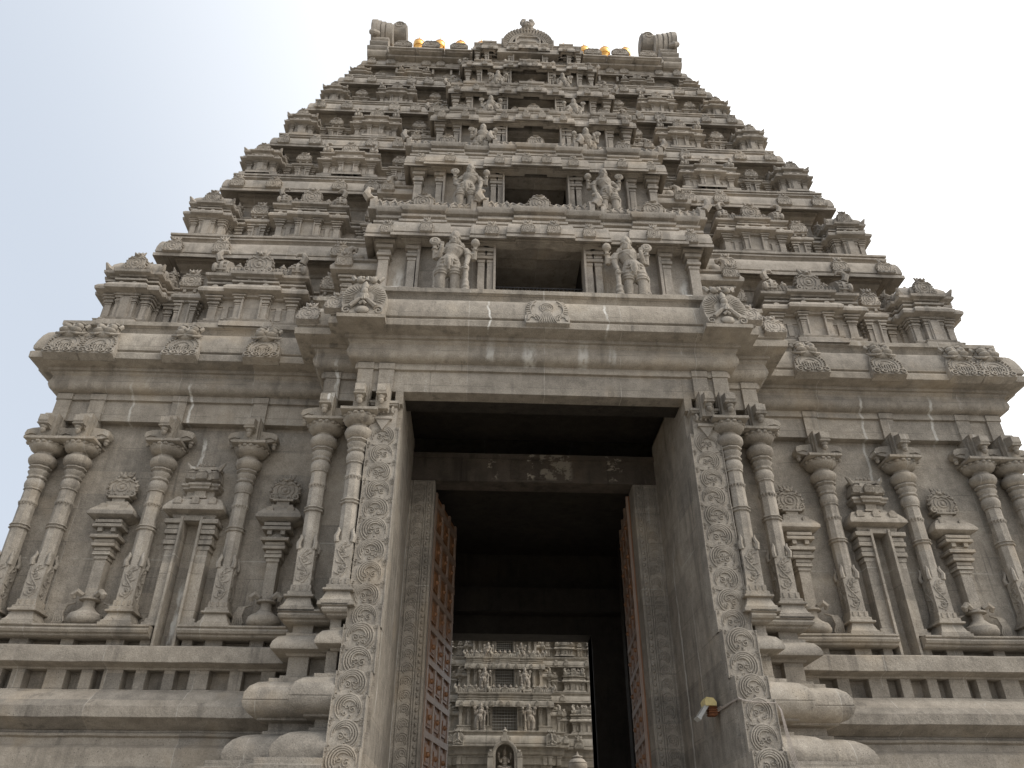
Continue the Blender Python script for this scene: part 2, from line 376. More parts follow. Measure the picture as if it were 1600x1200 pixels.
ME_NAGA = naga_hood().mesh('serpent_hood_ornament', CARVE)
ME_SUN = sun_plaque().mesh('sun_plaque', CARVE)
ME_KUDU = nasi(MB(), .40, .46, .10).mesh('arch_ornament', UPPER)

# ------------------------------------------------------------------ base mouldings
WX, EXB, FXB = 9.12, 3.82, 3.12
wingp = [(.22, GZ), (.22, 1.58), (.14, 1.63), (.12, 1.73), (.17, 1.75), (.17, 1.79), (.13, 1.80), (.13, 1.83), (.45, 1.965), (.45, 2.12), (.17, 2.35), (.06, 2.40), (.05, 2.42), (-.20, 2.42),
         (-.20, 2.72), (.02, 2.72), (.04, 2.75), (.25, 2.79), (.25, 3.02), (.20, 3.05), (-.20, 3.06), (-.20, 3.30)]
PLS = []
for path in ([(-WX, 8.2), (-WX, 0), (-3.6, 0)], [(3.6, 0), (WX, 0), (WX, 8.2)]): PLS.append(obj('wing_plinth', MB().sweep(path, wingp, seg=.55), STONE, tower))
railp = [(-.21, 3.19), (.12, 3.19), (.16, 3.21), (.17, 3.24), (.22, 3.25), (.245, 3.29), (.22, 3.33), (.25, 3.34), (.25, 3.37), (-.21, 3.375)]
for s in (-1, 1):
    a = [(-WX, 8.2), (-WX, 0), (-6.28, 0)]; b = [(-5.84, 0), (-3.6, 0)]
    if s > 0: a = [(-x, y) for x, y in reversed(a)]; b = [(-x, y) for x, y in reversed(b)]
    for q in (a, b): obj('rail', MB().sweep(q, railp, seg=.6), STONE, PLS[s > 0])
bayp = [(1.25, GZ), (1.25, .62), (1.05, .66), (1.05, .94), (.82, .97), (.82, 1.17), (.74, 1.19), (.74, 1.26), (.58, 1.28), (.60, 1.36), (.57, 1.45), (.50, 1.54), (.40, 1.60), (.28, 1.635), (.2, 1.65), (.2, 1.69), (.14, 1.70), (.14, 1.80), (.28, 1.82), (.28, 1.85), (.38, 1.88),
        (.45, 1.95), (.48, 2.03), (.48, 2.045), (.465, 2.05), (.475, 2.06), (.47, 2.15), (.42, 2.24), (.33, 2.31), (.22, 2.34), (.22, 2.39), (.10, 2.40), (.10, 2.45), (-.14, 2.455), (-.14, 2.73), (.06, 2.73), (.08, 2.77), (.26, 2.79), (.27, 2.83), (.25, 2.90), (.19, 2.98), (.10, 3.02), (.10, 3.06), (-.14, 3.065), (-.14, 3.19), (.12, 3.19), (.16, 3.21), (.17, 3.24), (.22, 3.25), (.245, 3.29), (.22, 3.33), (.25, 3.34), (.25, 3.37), (-.14, 3.375)]
for s in (-1, 1):
    p = [(-EXB, .35), (-EXB, YE), (-FXB, YE), (-FXB, YF), (-2.985, YF)]
    if s > 0: p = [(-x, y) for x, y in reversed(p)]
    obj('bay_plinth', MB().sweep(p, bayp), STONE, tower)
post_l = MB().box(-.5, .5, -.5, .5, 0, 1).mesh('rail_post', STONE, 0)
for s in (-1, 1):
    for x, w in ((9.0, .30), (8.55, .2), (8.2, .2), (7.62, .30), (7.15, .18), (6.75, .30), (6.32, .17), (5.88, .17), (5.42, .30), (4.85, .2), (4.35, .22)):
        put('rail_post', post_l, PLS[s > 0], (s * x, .10, 2.405), (w, .21 + random.uniform(-.01, .01), .325))
    for x, w in ((9.0, .28), (8.36, .28), (7.6, .2), (6.85, .28), (6.38, .16), (5.72, .16), (5.3, .28), (4.62, .22)):
        put('rail_post', post_l, PLS[s > 0], (s * x, .10, 3.05), (w, .19, .15))
    for x, y, w in ((3.70, YE + .03, .30), (3.16, YF + .03, .16)):
        put('rail_post', post_l, PLS[s > 0], (s * x, y + .04, 2.44), (w, .18, .30)); put('rail_post', post_l, PLS[s > 0], (s * x, y + .04, 3.05), (w, .18, .15))

# ------------------------------------------------------------------ walls
wl = MB(); wp = [(0, GZ), (0, 7.35)]
right = [(2.6, YF + .25), (3.2, YF + .25), (3.2, YE + .22), (3.86, YE + .22), (3.86, .22), (9.0, .22), (9.0, 7.7), (1.8, 7.7), (1.8, 7.0)]
for s in (1, -1):
    p = right if s > 0 else [(-x, y) for x, y in reversed(right)]
    wl.sweep(p, wp, caps=False)
wall = obj('wall', wl, STONE, tower)
# ------------------------------------------------------------------ pilasters
def scroll_panel(m, w, h, y, z0):
    """vine scroll relief inside a w x h field standing on z0"""
    pts = [(w * .30 * sin(i / 14 * 2 * pi), y, z0 + h * (.05 + .9 * i / 14)) for i in range(15)]
    m.tube(pts, w * .055, 5)
    for k, (sx, q) in enumerate(((1, .22), (-1, .45), (1, .68), (-1, .86))):
        for e in (1, .62): m.tube([(sx * p[0], p[1], p[2]) for p in spiral(-w * .05, z0 + h * q, w * .03, w * .27 * e, 20 + 40 * k, 480, 12, y)], w * .038, 5)
    for k in range(6):
        s = 1 if k % 2 else -1
        m.tube([(s * w * .1, y, z0 + h * (.1 + .15 * k)), (s * w * .34, y, z0 + h * (.14 + .15 * k)), (s * w * .40, y, z0 + h * (.19 + .15 * k))], [w * .05, w * .06, w * .02], 5)
def pil_pedestal():
    m = MB()
    m.sq(0, 0, [(.27, 0), (.27, .055), (.245, .06), (.245, .085), (.215, .11), (.185, .19), (.175, .225), (.225, .235), (.225, .265), (.185, .28), (.185, .325), (.155, .34), (.155, .43), (.14, .435)])
    for s in (-1, 0, 1): m.box(s * .1 - .012, s * .1 + .012, -.165, -.1, .345, .42)
    return m
def pil_shaft():
    m = MB()
    m.sq(0, 0, [(.135, .42), (.135, 1.03)])
    for rz in (0, pi / 2, -pi / 2):
        q = MB(); scroll_panel(q, .25, .58, -.137, .44); m.join(q, rz=rz)
    # leaf crown over the square panel
    for sx in (-1, 1):
        for sy in (-1, 1):
            m.tube([(sx * .12, sy * .12, 1.01), (sx * .135, sy * .135, 1.10), (sx * .105, sy * .105, 1.20), (sx * .12, sy * .12, 1.25)], [.045, .04, .03, .012], 6)
    m.oct(0, 0, [(.125, 1.02), (.125, 1.665), (.150, 1.67), (.156, 1.69), (.135, 1.70), (.135, 1.715), (.156, 1.725), (.150, 1.745), (.125, 1.75), (.122, 2.12), (.137, 2.13), (.14, 2.16), (.125, 2.19)])
    for k in range(16):
        a = 2 * pi * k / 16; m.taper(.131 * cos(a), .131 * sin(a), 2.09, 2.15, .006, .006, .02, .02)
    m.oct(0, 0, [(.125, 2.18), (.122, 2.38), (.14, 2.385), (.14, 2.405), (.13, 2.41)])
    m.lathe(0, 0, [(.13, 2.40), (.155, 2.44), (.165, 2.50), (.15, 2.56), (.13, 2.585), (.128, 2.60)], 16)
    m.oct(0, 0, [(.128, 2.59), (.15, 2.61), (.15, 2.635), (.13, 2.65), (.14, 2.68), (.165, 2.72), (.165, 2.745), (.135, 2.76), (.16, 2.795), (.175, 2.80), (.175, 2.825), (.14, 2.84)])
    return m
def pil_capital(w=.31):
    m = MB()
    m.lathe(0, 0, [(.14, 2.83), (.19, 2.86), (.23, 2.91), (.24, 2.96), (.225, 3.01), (.185, 3.045), (.145, 3.06), (.14, 3.09)], 16, pi / 16)
    m.lathe(0, 0, [(.14, 3.08), (.15, 3.10), (.165, 3.105), (.20, 3.118), (.255, 3.15), (.285, 3.195), (.292, 3.235), (.275, 3.27), (.22, 3.275)], 16, pi / 16)
    for k in range(16):
        a = 2 * pi * k / 16 + pi / 16; m.ball((.268 * cos(a), .268 * sin(a), 3.245), (.056, .056, .032), 6, 4)
    m.sq(0, 0, [(w - .03, 3.27), (w, 3.285), (w, 3.335), (w - .02, 3.34)])
    return m
def pil_bracket(side=True):
    m = MB(); z = 3.33
    m.box(-.12, .12, -.24, .3, z, 3.84)
    for yy in (-.16, -.05): m.box(-.135, .135, yy, yy + .04, z + .01, 3.80)
    # forward arm with a lotus drop
    arm = [(-.20, z + .14), (-.40, z + .20), (-.44, z + .26), (-.43, z + .38), (-.34, z + .40), (-.1, z + .47), (-.1, z + .1)]
    m.extx([(y, q) for y, q in reversed(arm)], -.085, .085)
    m.lathe(0, -.345, [(.015, z + .04), (.045, z + .07), (.055, z + .105), (.04, z + .13), (.06, z + .15), (.065, z + .18), (.03, z + .2)], 10)
    m.box(-.10, .10, -.42, -.28, z + .205, z + .23)
    if side:
        for s in (-1, 1):
            poly = [(.10, z + .03), (.20, z + .03), (.27, z + .06), (.36, z + .08), (.43, z + .10), (.455, z + .16), (.43, z + .235), (.34, z + .27), (.22, z + .285), (.10, z + .30)]
            if s < 0: poly = [(-x, q) for x, q in reversed(poly)]
            m.extr(poly, -.09, .12)
            m.lathe(s * .385, .01, [(.012, z - .03), (.035, z - .01), (.045, z + .02), (.032, z + .04), (.05, z + .055), (.05, z + .085), (.03, z + .11)], 10)
            m.extr([(s * .13 if s > 0 else -.27, z), (.27 if s > 0 else -.13, z), (s * .22, z + .06)], -.22, -.1)
            m.tube([(s * .42, -.10, z + .12), (s * .33, -.105, z + .16), (s * .24, -.10, z + .14)], .013, 5)
    return m
ME_PED = pil_pedestal().mesh('pedestal', STONE); ME_SHAFT = pil_shaft().mesh('shaft', CARVE)
ME_CAP = pil_capital().mesh('capital', STONE); ME_BRK = pil_bracket().mesh('bracket', STONE)
ME_BRKN = pil_bracket(False).mesh('bracket', STONE)
def pilaster(x, y, side=True):
    p = put('pilaster', ME_SHAFT, tower, (x, y, 3.345))
    put('pedestal', ME_PED, p); put('capital', ME_CAP, p); put('bracket', ME_BRK if side else ME_BRKN, p)
for s in (-1, 1):
    for x, y in ((8.98, .027), (8.36, .02), (6.83, .02), (5.31, .02)): pilaster(s * x, y)
    pilaster(s * 3.80, YE + .02); pilaster(s * 3.16, YF + .02, False)

# ------------------------------------------------------------------ cornice of the ground storey
EX, FX = 3.98, 3.32
cpath = [(-WX, 7.9), (-WX, .03), (-EX, .03), (-EX, YE), (-FX, YE), (-FX, YF), (FX, YF), (FX, YE), (EX, YE), (EX, .03), (WX, .03), (WX, 7.9)]
cprof = [(-.32, 7.175), (-.02, 7.175), (-.02, 7.60), (.03, 7.605), (.03, 7.69), (.02, 7.70), (.02, 7.74), (.10, 7.755), (.16, 7.79), (.19, 7.86), (.185, 7.93), (.165, 8.0), (.16, 8.06), (.20, 8.10), (.20, 8.13), (.25, 8.135), (.25, 8.20),
         (.44, 8.215), (.515, 8.235), (.52, 8.36), (.50, 8.385), (.465, 8.39), (.465, 8.42), (.50, 8.44), (.505, 8.50), (.48, 8.64), (.445, 8.78), (.40, 8.88), (.36, 8.925), (.30, 8.935), (.17, 8.94), (.17, 9.04), (.20, 9.11), (.25, 9.17), (.28, 9.18), (.28, 9.275), (-.24, 9.28)]
cornice = obj('cornice', MB().sweep(cpath, cprof, True, seg=.9), STONE, tower)
fb = MB().box(-.135, .135, -.035, .25, 7.16, 7.61); fb.box(-.145, .145, -.055, .2, 7.60, 7.725); ME_FB = fb.mesh('frieze_block', STONE, 0)
for s in (-1, 1):
    for x, y in ((8.98, .03), (8.36, .03), (6.83, .03), (5.31, .03), (3.80, YE), (3.17, YF), (2.80, YF)): put('frieze_block', ME_FB, cornice, (s * x, y, 0))
fl = MB(); fl.box(-8.9, 8.9, 0.0, 7.7, 8.9, 9.22); fl.box(-3.9, 3.9, YE + .1, .2, 8.9, 9.215); fl.box(-3.25, 3.25, YF + .1, YE + .2, 8.9, 9.21)
obj('terrace_slab', fl, STONE, cornice, 0)
TILT = R(-17)
for s in (-1, 1):
    for x in (9.02, 8.38, 6.83, 5.31): put('lion_face_ornament', ME_LION, cornice, (s * x, -.54, 8.235), (1.10, 1.1, 1.02), (TILT, 0, 0))
    put('serpent_hood_ornament', ME_NAGA, cornice, (s * 3.24, YF - .60, 8.28), (1.12, 1.1, 1.24), (TILT * .6, 0, 0))
    sl = MB().box(s * 3.24 - .42, s * 3.24 + .42, YF - .76, YF - .3, 8.20, 8.275); obj('ornament_ledge', sl, STONE, cornice, 0)
    for x, y, k in ((3.74, YF - .53, .6), (4.30, YE - .53, .62)): put('arch_ornament', ME_KUDU, cornice, (s * x, y, 8.46), (k * 1.6, .8, k * 1.9), (TILT, 0, 0))
    put('lion_face_ornament', ME_LION, cornice, (s * (WX + .52), .35, 8.235), (1, 1, .98), (TILT, 0, s * pi / 2))
put('sun_plaque', ME_SUN, cornice, (0.03, YF - .56, 8.27), (1.0, 1, 1.36), (TILT, 0, 0))
# ------------------------------------------------------------------ niches and vase pilasters on the wall
def wall_niche():
    m = MB()
    for s in (-1, 1):
        m.box(s * .27 - .09, s * .27 + .09, -.02, .3, .10, 1.30); m.box(s * .30 - .14, s * .30 + .14, -.05, .3, 0, .06); m.box(s * .29 - .11, s * .29 + .11, -.035, .3, .06, .12)
        m.box(s * .165 - .022, s * .165 + .022, -.10, .3, -.34, 1.86)
        for k in range(6):
            z = 1.28 + k * .092; e = (.0, .03, .012, .045, .03, .075)[k]
            m.box(s * .28 - .10 - (e if s < 0 else 0), s * .28 + .10 + (e if s > 0 else 0), -.03 - e, .3, z, z + .075)
        m.box(s * .27 - .085, s * .27 + .085, -.01, .3, 1.28, 1.86)
    m.box(-.19, .19, -.06, .3, 1.80, 1.88)
    m.sweep([(-.36, .3), (-.36, 0), (.36, 0), (.36, .3)], [(-.1, 1.85), (0, 1.86), (.02, 1.92), (.16, 1.97), (.16, 2.02), (.12, 2.10), (.05, 2.20), (.0, 2.23), (-.3, 2.235)])
    for x in (-.3, 0, .3): nasi(m, .15, .16, .05, False, False, x, -.09, 2.08)
    m.sweep([(-.26, .3), (-.26, .02), (-.12, .02), (-.12, -.03), (.12, -.03), (.12, .02), (.26, .02), (.26, .3)],
            [(-.1, 2.22), (.02, 2.23), (.02, 2.27), (-.02, 2.28), (-.02, 2.38), (.05, 2.40), (.05, 2.44), (.08, 2.46), (.08, 2.50), (0, 2.52), (0, 2.55), (.05, 2.57), (.03, 2.70), (-.02, 2.80), (-.08, 2.84)])
    nasi(m, .20, .24, .06, False, True, 0, -.07, 2.56)
    for s in (-1, 1):
        nasi(m, .19, .22, .06, False, True, s * .2, -.01, 2.58); m.tube([(s * .24, 0, 2.78), (s * .30, -.02, 2.86), (s * .34, 0, 2.93)], [.05, .04, .015], 6)
    m.box(-.26, .26, 0, .3, 2.80, 2.86)
    for x in (-.12, -.04, .04, .12): finial(m, x, .03, 2.85, .08)
    return m
ME_NICHE = wall_niche().mesh('wall_niche', STONE)
for s in (-1, 1): put('wall_niche', ME_NICHE, wall, (s * 6.06, 0, 3.40))
def vase_pil():
    m = MB()
    m.lathe(0, 0, [(.10, 0), (.20, .03), (.245, .08), (.25, .13), (.235, .16), (.235, .18), (.22, .20), (.14, .25), (.085, .32), (.085, .42), (.15, .43), (.15, .46), (.09, .47), (.09, .5)], 16)
    for s in (-1, 1):
        m.tube([(s * .10, -.06, .50), (s * .17, -.10, .55), (s * .22, -.10, .50), (s * .20, -.08, .44)], [.05, .06, .05, .03], 6)
        for k in range(5):
            q = k * .035; m.tube([(s * (.20 + q), -.0, .40 - q * .4), (s * (.30 + q * .6), -.02, .36), (s * (.34 + q * .7), -.02, .22), (s * (.30 + q), -.01, .10), (s * (.36 + q), 0, .02)], [.015, .02, .022, .02, .012], 5)
    m.box(-.085, .085, -.06, .25, .45, 1.16)
    for k, (z, w) in enumerate(((1.12, .10), (1.19, .13), (1.26, .12), (1.33, .17), (1.40, .15), (1.47, .21), (1.54, .13), (1.66, .22), (1.74, .20))):
        m.box(-w, w, -w * .8, .25, z, z + .055)
    m.box(-.094, .094, -.07, .25, 1.125, 1.78)
    for x in (-.10, .10): m.box(x - .035, x + .035, -.15, .2, 1.58, 1.68)
    m.sweep([(-.20, .25), (-.20, -.05), (.20, -.05), (.20, .25)], [(-.05, 1.80), (.02, 1.81), (.15, 1.88), (.15, 1.93), (.11, 2.0), (.04, 2.09), (0, 2.12), (-.15, 2.125)])
    for x in (-.16, .16): nasi(m, .12, .12, .04, False, False, x, -.11, 2.0)
    m.box(-.17, .17, -.06, .2, 2.11, 2.17); m.box(-.10, .10, -.04, .2, 2.17, 2.24); m.box(-.16, .16, -.07, .2, 2.24, 2.28)
    q = MB(); nasi(q, .44, .40, .07, True, True); m.join(q, (0, .04, 2.27))
    for i in range(11):
        a = R(-20 + 220 * i / 10); m.tube([(.20 * cos(a), -.02, 2.46 + .20 * sin(a)), (.255 * cos(a + .15), -.01, 2.46 + .255 * sin(a + .15))], [.035, .012], 5)
    return m
ME_VASE = vase_pil().mesh('vase_pilaster', STONE)
for s in (-1, 1):
    for x in (7.45, 4.58): put('vase_pilaster', ME_VASE, wall, (s * x, .06, 3.38), (1.12, 1.08, 1.0))
# ------------------------------------------------------------------ gateway
def medallion(k, w, h):
    m = MB(); s = 1 if k % 2 else -1; random.seed(100 + k); r = min(w * .45, h * .56) * random.uniform(.93, 1.03); b = -.010; da = random.uniform(-22, 22)
    m.box(-w / 2, w / 2, 0, .3, 0, h)
    cz = h * .5
    for j, (q, off) in enumerate(((1.0, 0), (.84, .05), (.68, .10), (.52, .14))):
        a0 = 205 - 18 * j + da; a1 = -70 + 20 * j + da
        pts = arc(0, cz, r * q, a0, a1, 18, b); pts = [(s * (p[0] - off * r * .6), p[1], p[2] + off * r * .35) for p in pts]
        m.tube(pts, [r * .04 + r * .05 * sin(pi * i / 18) for i in range(19)], 5)
    pts = spiral(-r * .34, cz - r * .10, r * .05, r * .28, -20, 480, 14, b); m.tube([(s * p[0], p[1], p[2]) for p in pts], r * .05, 5)
    for (x, z, e) in ((.18, -.25, .22), (.42, -.42, .18), (.10, .10, .20), (-.12, -.55, .16), (.30, .12, .14)):
        m.tube([(s * p[0], p[1], p[2]) for p in spiral(x * r + random.uniform(-.02, .02), cz + z * r + random.uniform(-.02, .02), r * .02, r * e * random.uniform(.8, 1.25), 30 + 200 * x + da, 330 + 200 * x + da, 8, b)], [r * .05] * 8 + [r * .02], 5)
    pts = [(-.95, -.9), (-.72, -.96), (-.45, -.90), (-.2, -1.0), (.15, -1.02), (.5, -.92)]
    m.tube([(s * x * r, b, cz + z * r) for x, z in pts], r * .05, 5)
    for cx in (-1, 1):
        for czz in (0, 1):
            x = cx * w * .42; z = h * (.10 if czz == 0 else .90)
            m.tube([(x + p[0], b, z + p[2]) for p in spiral(0, 0, r * .03, r * .16, 90 * czz, 360 + 90 * czz, 8)], r * .035, 5)
    for cx in (-1, 1): m.box(cx * w * .480 - w * .015, cx * w * .480 + w * .015, -.018, .1, 0, h)
    return m
jamb_mb = {}
for s in (-1, 1):
    m = MB()
    core = [(6.93, -1.30), (3.57, -1.36), (3.26, -1.50), (2.62, -1.68), (2.20, -1.80), (1.60, -1.93), (.9, -2.10)]
    # smooth reveal slab behind the carved face
    for (z1, y), z0 in zip(core, [q[0] for q in core[1:]] + [GZ]):
        x0, x1 = s * 2.482, s * 2.60
        m.box(min(x0, x1), max(x0, x1), y + .16, 1.42, z0, z1); x0, x1 = s * 2.59, s * 2.99
        m.box(min(x0, x1), max(x0, x1), y + .16, YF + .4, z0, z1)
    m.box(min(s * 2.60, s * 3.0), max(s * 2.60, s * 3.0), -1.0, 1.42, GZ, 7.3)
    m.box(min(s * 2.475, s * 2.61), max(s * 2.475, s * 2.61), -1.28, 1.42, 6.92, 7.60)
    jamb = obj('gate_jamb', m, STONE, tower, 0)
    z = 6.42; k = 0
    while z > -1.3:
        h = .335 + random.uniform(-.018, .018)
        zz = z - h; y = -1.345
        for zt, yy in core:
            if z - .05 < zt: y = yy - .05
        x0 = 2.475 + .055 * max(0, min(1, (-1.40 - y) / .4)); w = 3.003 + .004 * (k % 3) - x0
        put('carved_block', medallion(k, w, h).mesh('carved_block', CARVE), jamb, (s * (x0 + w / 2), y, zz), (s, 1, 1))
        z = zz; k += 1; random.seed(k * 3 + 5)
    # half lotus capital at the head of the carved strip
    m = MB(); m.box(s * 2.77 - .22, s * 2.77 + .22, -1.345, -1.0, 6.42, 6.95)
    m.sweep([(s * 2.77 - .17, -1.2), (s * 2.77 - .17, -1.36), (s * 2.77 + .17, -1.36), (s * 2.77 + .17, -1.2)], [(-.1, 6.55), (-.06, 6.58), (.0, 6.68), (.04, 6.74), (.04, 6.76), (.0, 6.78), (.02, 6.80), (.06, 6.81), (.06, 6.84), (.08, 6.845), (.08, 6.89), (-.1, 6.90)])
    m.extr([(s * 2.77 - .13, 6.56), (s * 2.77, 6.34), (s * 2.77 + .13, 6.56)], -1.40, -1.30); m.box(s * 2.77 - .15, s * 2.77 + .15, -1.42, -1.3, 6.545, 6.60)
    for q in range(5): m.tube([(s * 2.77 - .16 + .08 * q, -1.40, 6.66), (s * 2.77 - .14 + .07 * q, -1.42, 6.72), (s * 2.77 - .16 + .08 * q, -1.42, 6.78)], [.02, .03, .02], 5)
    obj('jamb_capital', m, CARVE, jamb)
    put('bracket', ME_BRKN, jamb, (s * 2.80, YF + .0, 3.36), (.9, .9, 1.0))
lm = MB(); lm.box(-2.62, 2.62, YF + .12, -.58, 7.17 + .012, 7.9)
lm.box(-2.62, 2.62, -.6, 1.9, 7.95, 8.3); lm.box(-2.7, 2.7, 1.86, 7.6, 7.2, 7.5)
lintel = obj('lintel', lm, SHADE_STONE, tower, 0)
# inner carved door frame
fm = MB(); fm.box(-2.6, 2.6, 1.40, 1.86, 6.74, 7.30); fm.box(-2.6, 2.6, 1.34, 1.5, 7.24, 7.34); fm.box(-.48, .30, 1.375, 1.5, 6.80, 7.2)
frame = obj('door_frame', fm, BEAMM, tower, 0)
fs = MB()
for s in (-1, 1):
    fs.box(min(s * 2.0, s * 2.62), max(s * 2.0, s * 2.62), 1.405, 1.86, GZ, 6.735)
    for xx in (2.03, 2.14, 2.18, 2.42): fs.box(s * xx - .012, s * xx + .012, 1.385, 1.42, GZ, 6.73)
    z = -1.5; k = 0
    while z < 6.6:
        for rr in (.10, .065): fs.tube([(s * 2.30 + (1 if k % 2 else -1) * p[0], p[1], p[2]) for p in arc(0, z, rr, -60, 210, 8, 1.403)], .011, 4)
        fs.tube([(s * 2.30 + (1 if k % 2 else -1) * p[0], p[1], p[2]) for p in spiral(-.01, z, .01, .05, 0, 400, 7, 1.403)], .010, 4)
        for q in (0, 1): fs.ball((s * 2.09, 1.40, z + q * .115), (.03, .02, .035), 6, 4)
        z += .23; k += 1
obj('frame_post', fs, STONE, frame)
# passage walls and rear doorway
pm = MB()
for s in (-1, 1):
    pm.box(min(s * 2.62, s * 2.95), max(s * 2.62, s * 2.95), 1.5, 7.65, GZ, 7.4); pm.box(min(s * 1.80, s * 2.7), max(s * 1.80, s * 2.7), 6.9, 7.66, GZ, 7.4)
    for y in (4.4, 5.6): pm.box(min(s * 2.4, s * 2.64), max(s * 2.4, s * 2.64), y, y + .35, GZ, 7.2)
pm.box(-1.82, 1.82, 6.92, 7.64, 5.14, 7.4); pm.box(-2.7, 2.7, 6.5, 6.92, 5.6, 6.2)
obj('passage_wall', pm, SHADE_STONE, tower, 0)
# door leaves
def leaf():
    m = MB(); m.box(0, 1.98, 0, .10, GZ + .05, 6.70)
    return m
def leaf_rails():
    m = MB(); W = 1.98
    for x in (.06, .68, 1.30, 1.92): m.box(x - .05, x + .05, -.045, .0, GZ + .05, 6.70)
    z = GZ + .1
    while z < 6.7: m.box(.0, W, -.05, 0, z - .055, z + .055); z += .62
    return m
def leaf_boss():
    m = MB(); m.box(-.18, .18, -.03, 0, -.17, .17); m.box(-.13, .13, -.042, 0, -.12, .12); m.ball((0, -.045, 0), (.05, .05, .05), 8, 5)
    return m
ML = leaf().mesh('door_leaf', WOOD, 0); MR = leaf_rails().mesh('door_rail', RAIL, 0); MBs = leaf_boss().mesh('door_panel', WOOD)
for s, p0, p1 in ((-1, (-2.02, 1.90), (-1.64, 3.86)), (1, (1.98, 1.90), (2.16, 3.88))):
    a = math.atan2(p1[1] - p0[1], p1[0] - p0[0])
    if s < 0: d = put('wooden_door', ML, tower, (p0[0], p0[1], 0), (1, 1, 1), (0, 0, a))
    else: d = put('wooden_door', ML, tower, (p0[0], p0[1], 0), (1, -1, 1), (0, 0, a))
    put('door_rail', MR, d)
    for i in range(13):
        for x in (.37, .99, 1.61): put('door_panel', MBs, d, (x, 0, GZ + .41 + .62 * i))
# ------------------------------------------------------------------ upper storeys
def plus(hx, hy, px, pd):
    """rectangular plan centred on 0,0 with a middle projection on every face, counter-clockwise"""
    return [(-hx, -hy), (-px, -hy), (-px, -hy - pd), (px, -hy - pd), (px, -hy), (hx, -hy), (hx, -px), (hx + pd, -px), (hx + pd, px), (hx, px), (hx, hy), (px, hy), (px, hy + pd), (-px, hy + pd), (-px, hy), (-hx, hy), (-hx, px), (-hx - pd, px), (-hx - pd, -px), (-hx, -px)]
SHP = [(.17, -.06), (.17, .05), (.13, .06), (.10, .11), (.12, .15), (.0, .16), (0, .74), (.07, .745), (.07, .79), (.10, .80), (.22, .82), (.23, .885), (.19, .95), (.12, 1.02), (.06, 1.04), (.06, 1.08), (.12, 1.085), (.12, 1.13), (-.03, 1.14), (-.03, 1.21), (.07, 1.22), (.09, 1.25), (.17, 1.27), (.18, 1.33), (.12, 1.36)]
def corner_shrine():      # 1.25 wide square pavilion, front base at y=0
    m = MB(); c = .62
    q = MB(); q.sweep(plus(.42, .42, .20, .07), SHP, True)
    q.sweep(plus(.40, .40, .18, .05), [(.06, 1.34), (.10, 1.40), (.12, 1.47), (.10, 1.56), (.02, 1.68), (-.12, 1.76), (-.17, 1.78)], True)
    q.taper(0, 0, 1.66, 1.86, .30, .30, .10, .10); finial(q, 0, 0, 1.82, .22)
    for rz in (0, pi / 2, pi, -pi / 2):
        e = MB()
        for x in (-.36, .36): mini_pil(e, x, -.46, .14, .77, .13, .1)
        for x in (-.15, .15): mini_pil(e, x, -.52, .14, .77, .09, .1)
        e.box(-.115, .115, -.545, -.40, -.05, .72); e.box(-.085, .085, -.56, -.40, .0, .68)
        nasi(e, .42, .42, .10, True, True, 0, -.52, 1.36)
        for x, yy in ((-.34, -.56), (-.13, -.63), (.13, -.63), (.34, -.56)): nasi(e, .14, .16, .05, False, False, x, yy, .87)
        for zz in (.19, .66): e.box(-.40, .40, -.44, -.40, zz, zz + .03)
        for x in (-.12, .12): e.box(x - .03, x + .03, -.53, -.36, 1.13, 1.22)
        q.join(e, rz=rz)
    for sx in (-1, 1):
        for sy in (-1, 1): q.tube([(sx * .44, sy * .44, 1.36), (sx * .55, sy * .55, 1.42), (sx * .60, sy * .60, 1.52)], [.09, .07, .02], 6)
    m.join(q, (0, c, 0)); return m
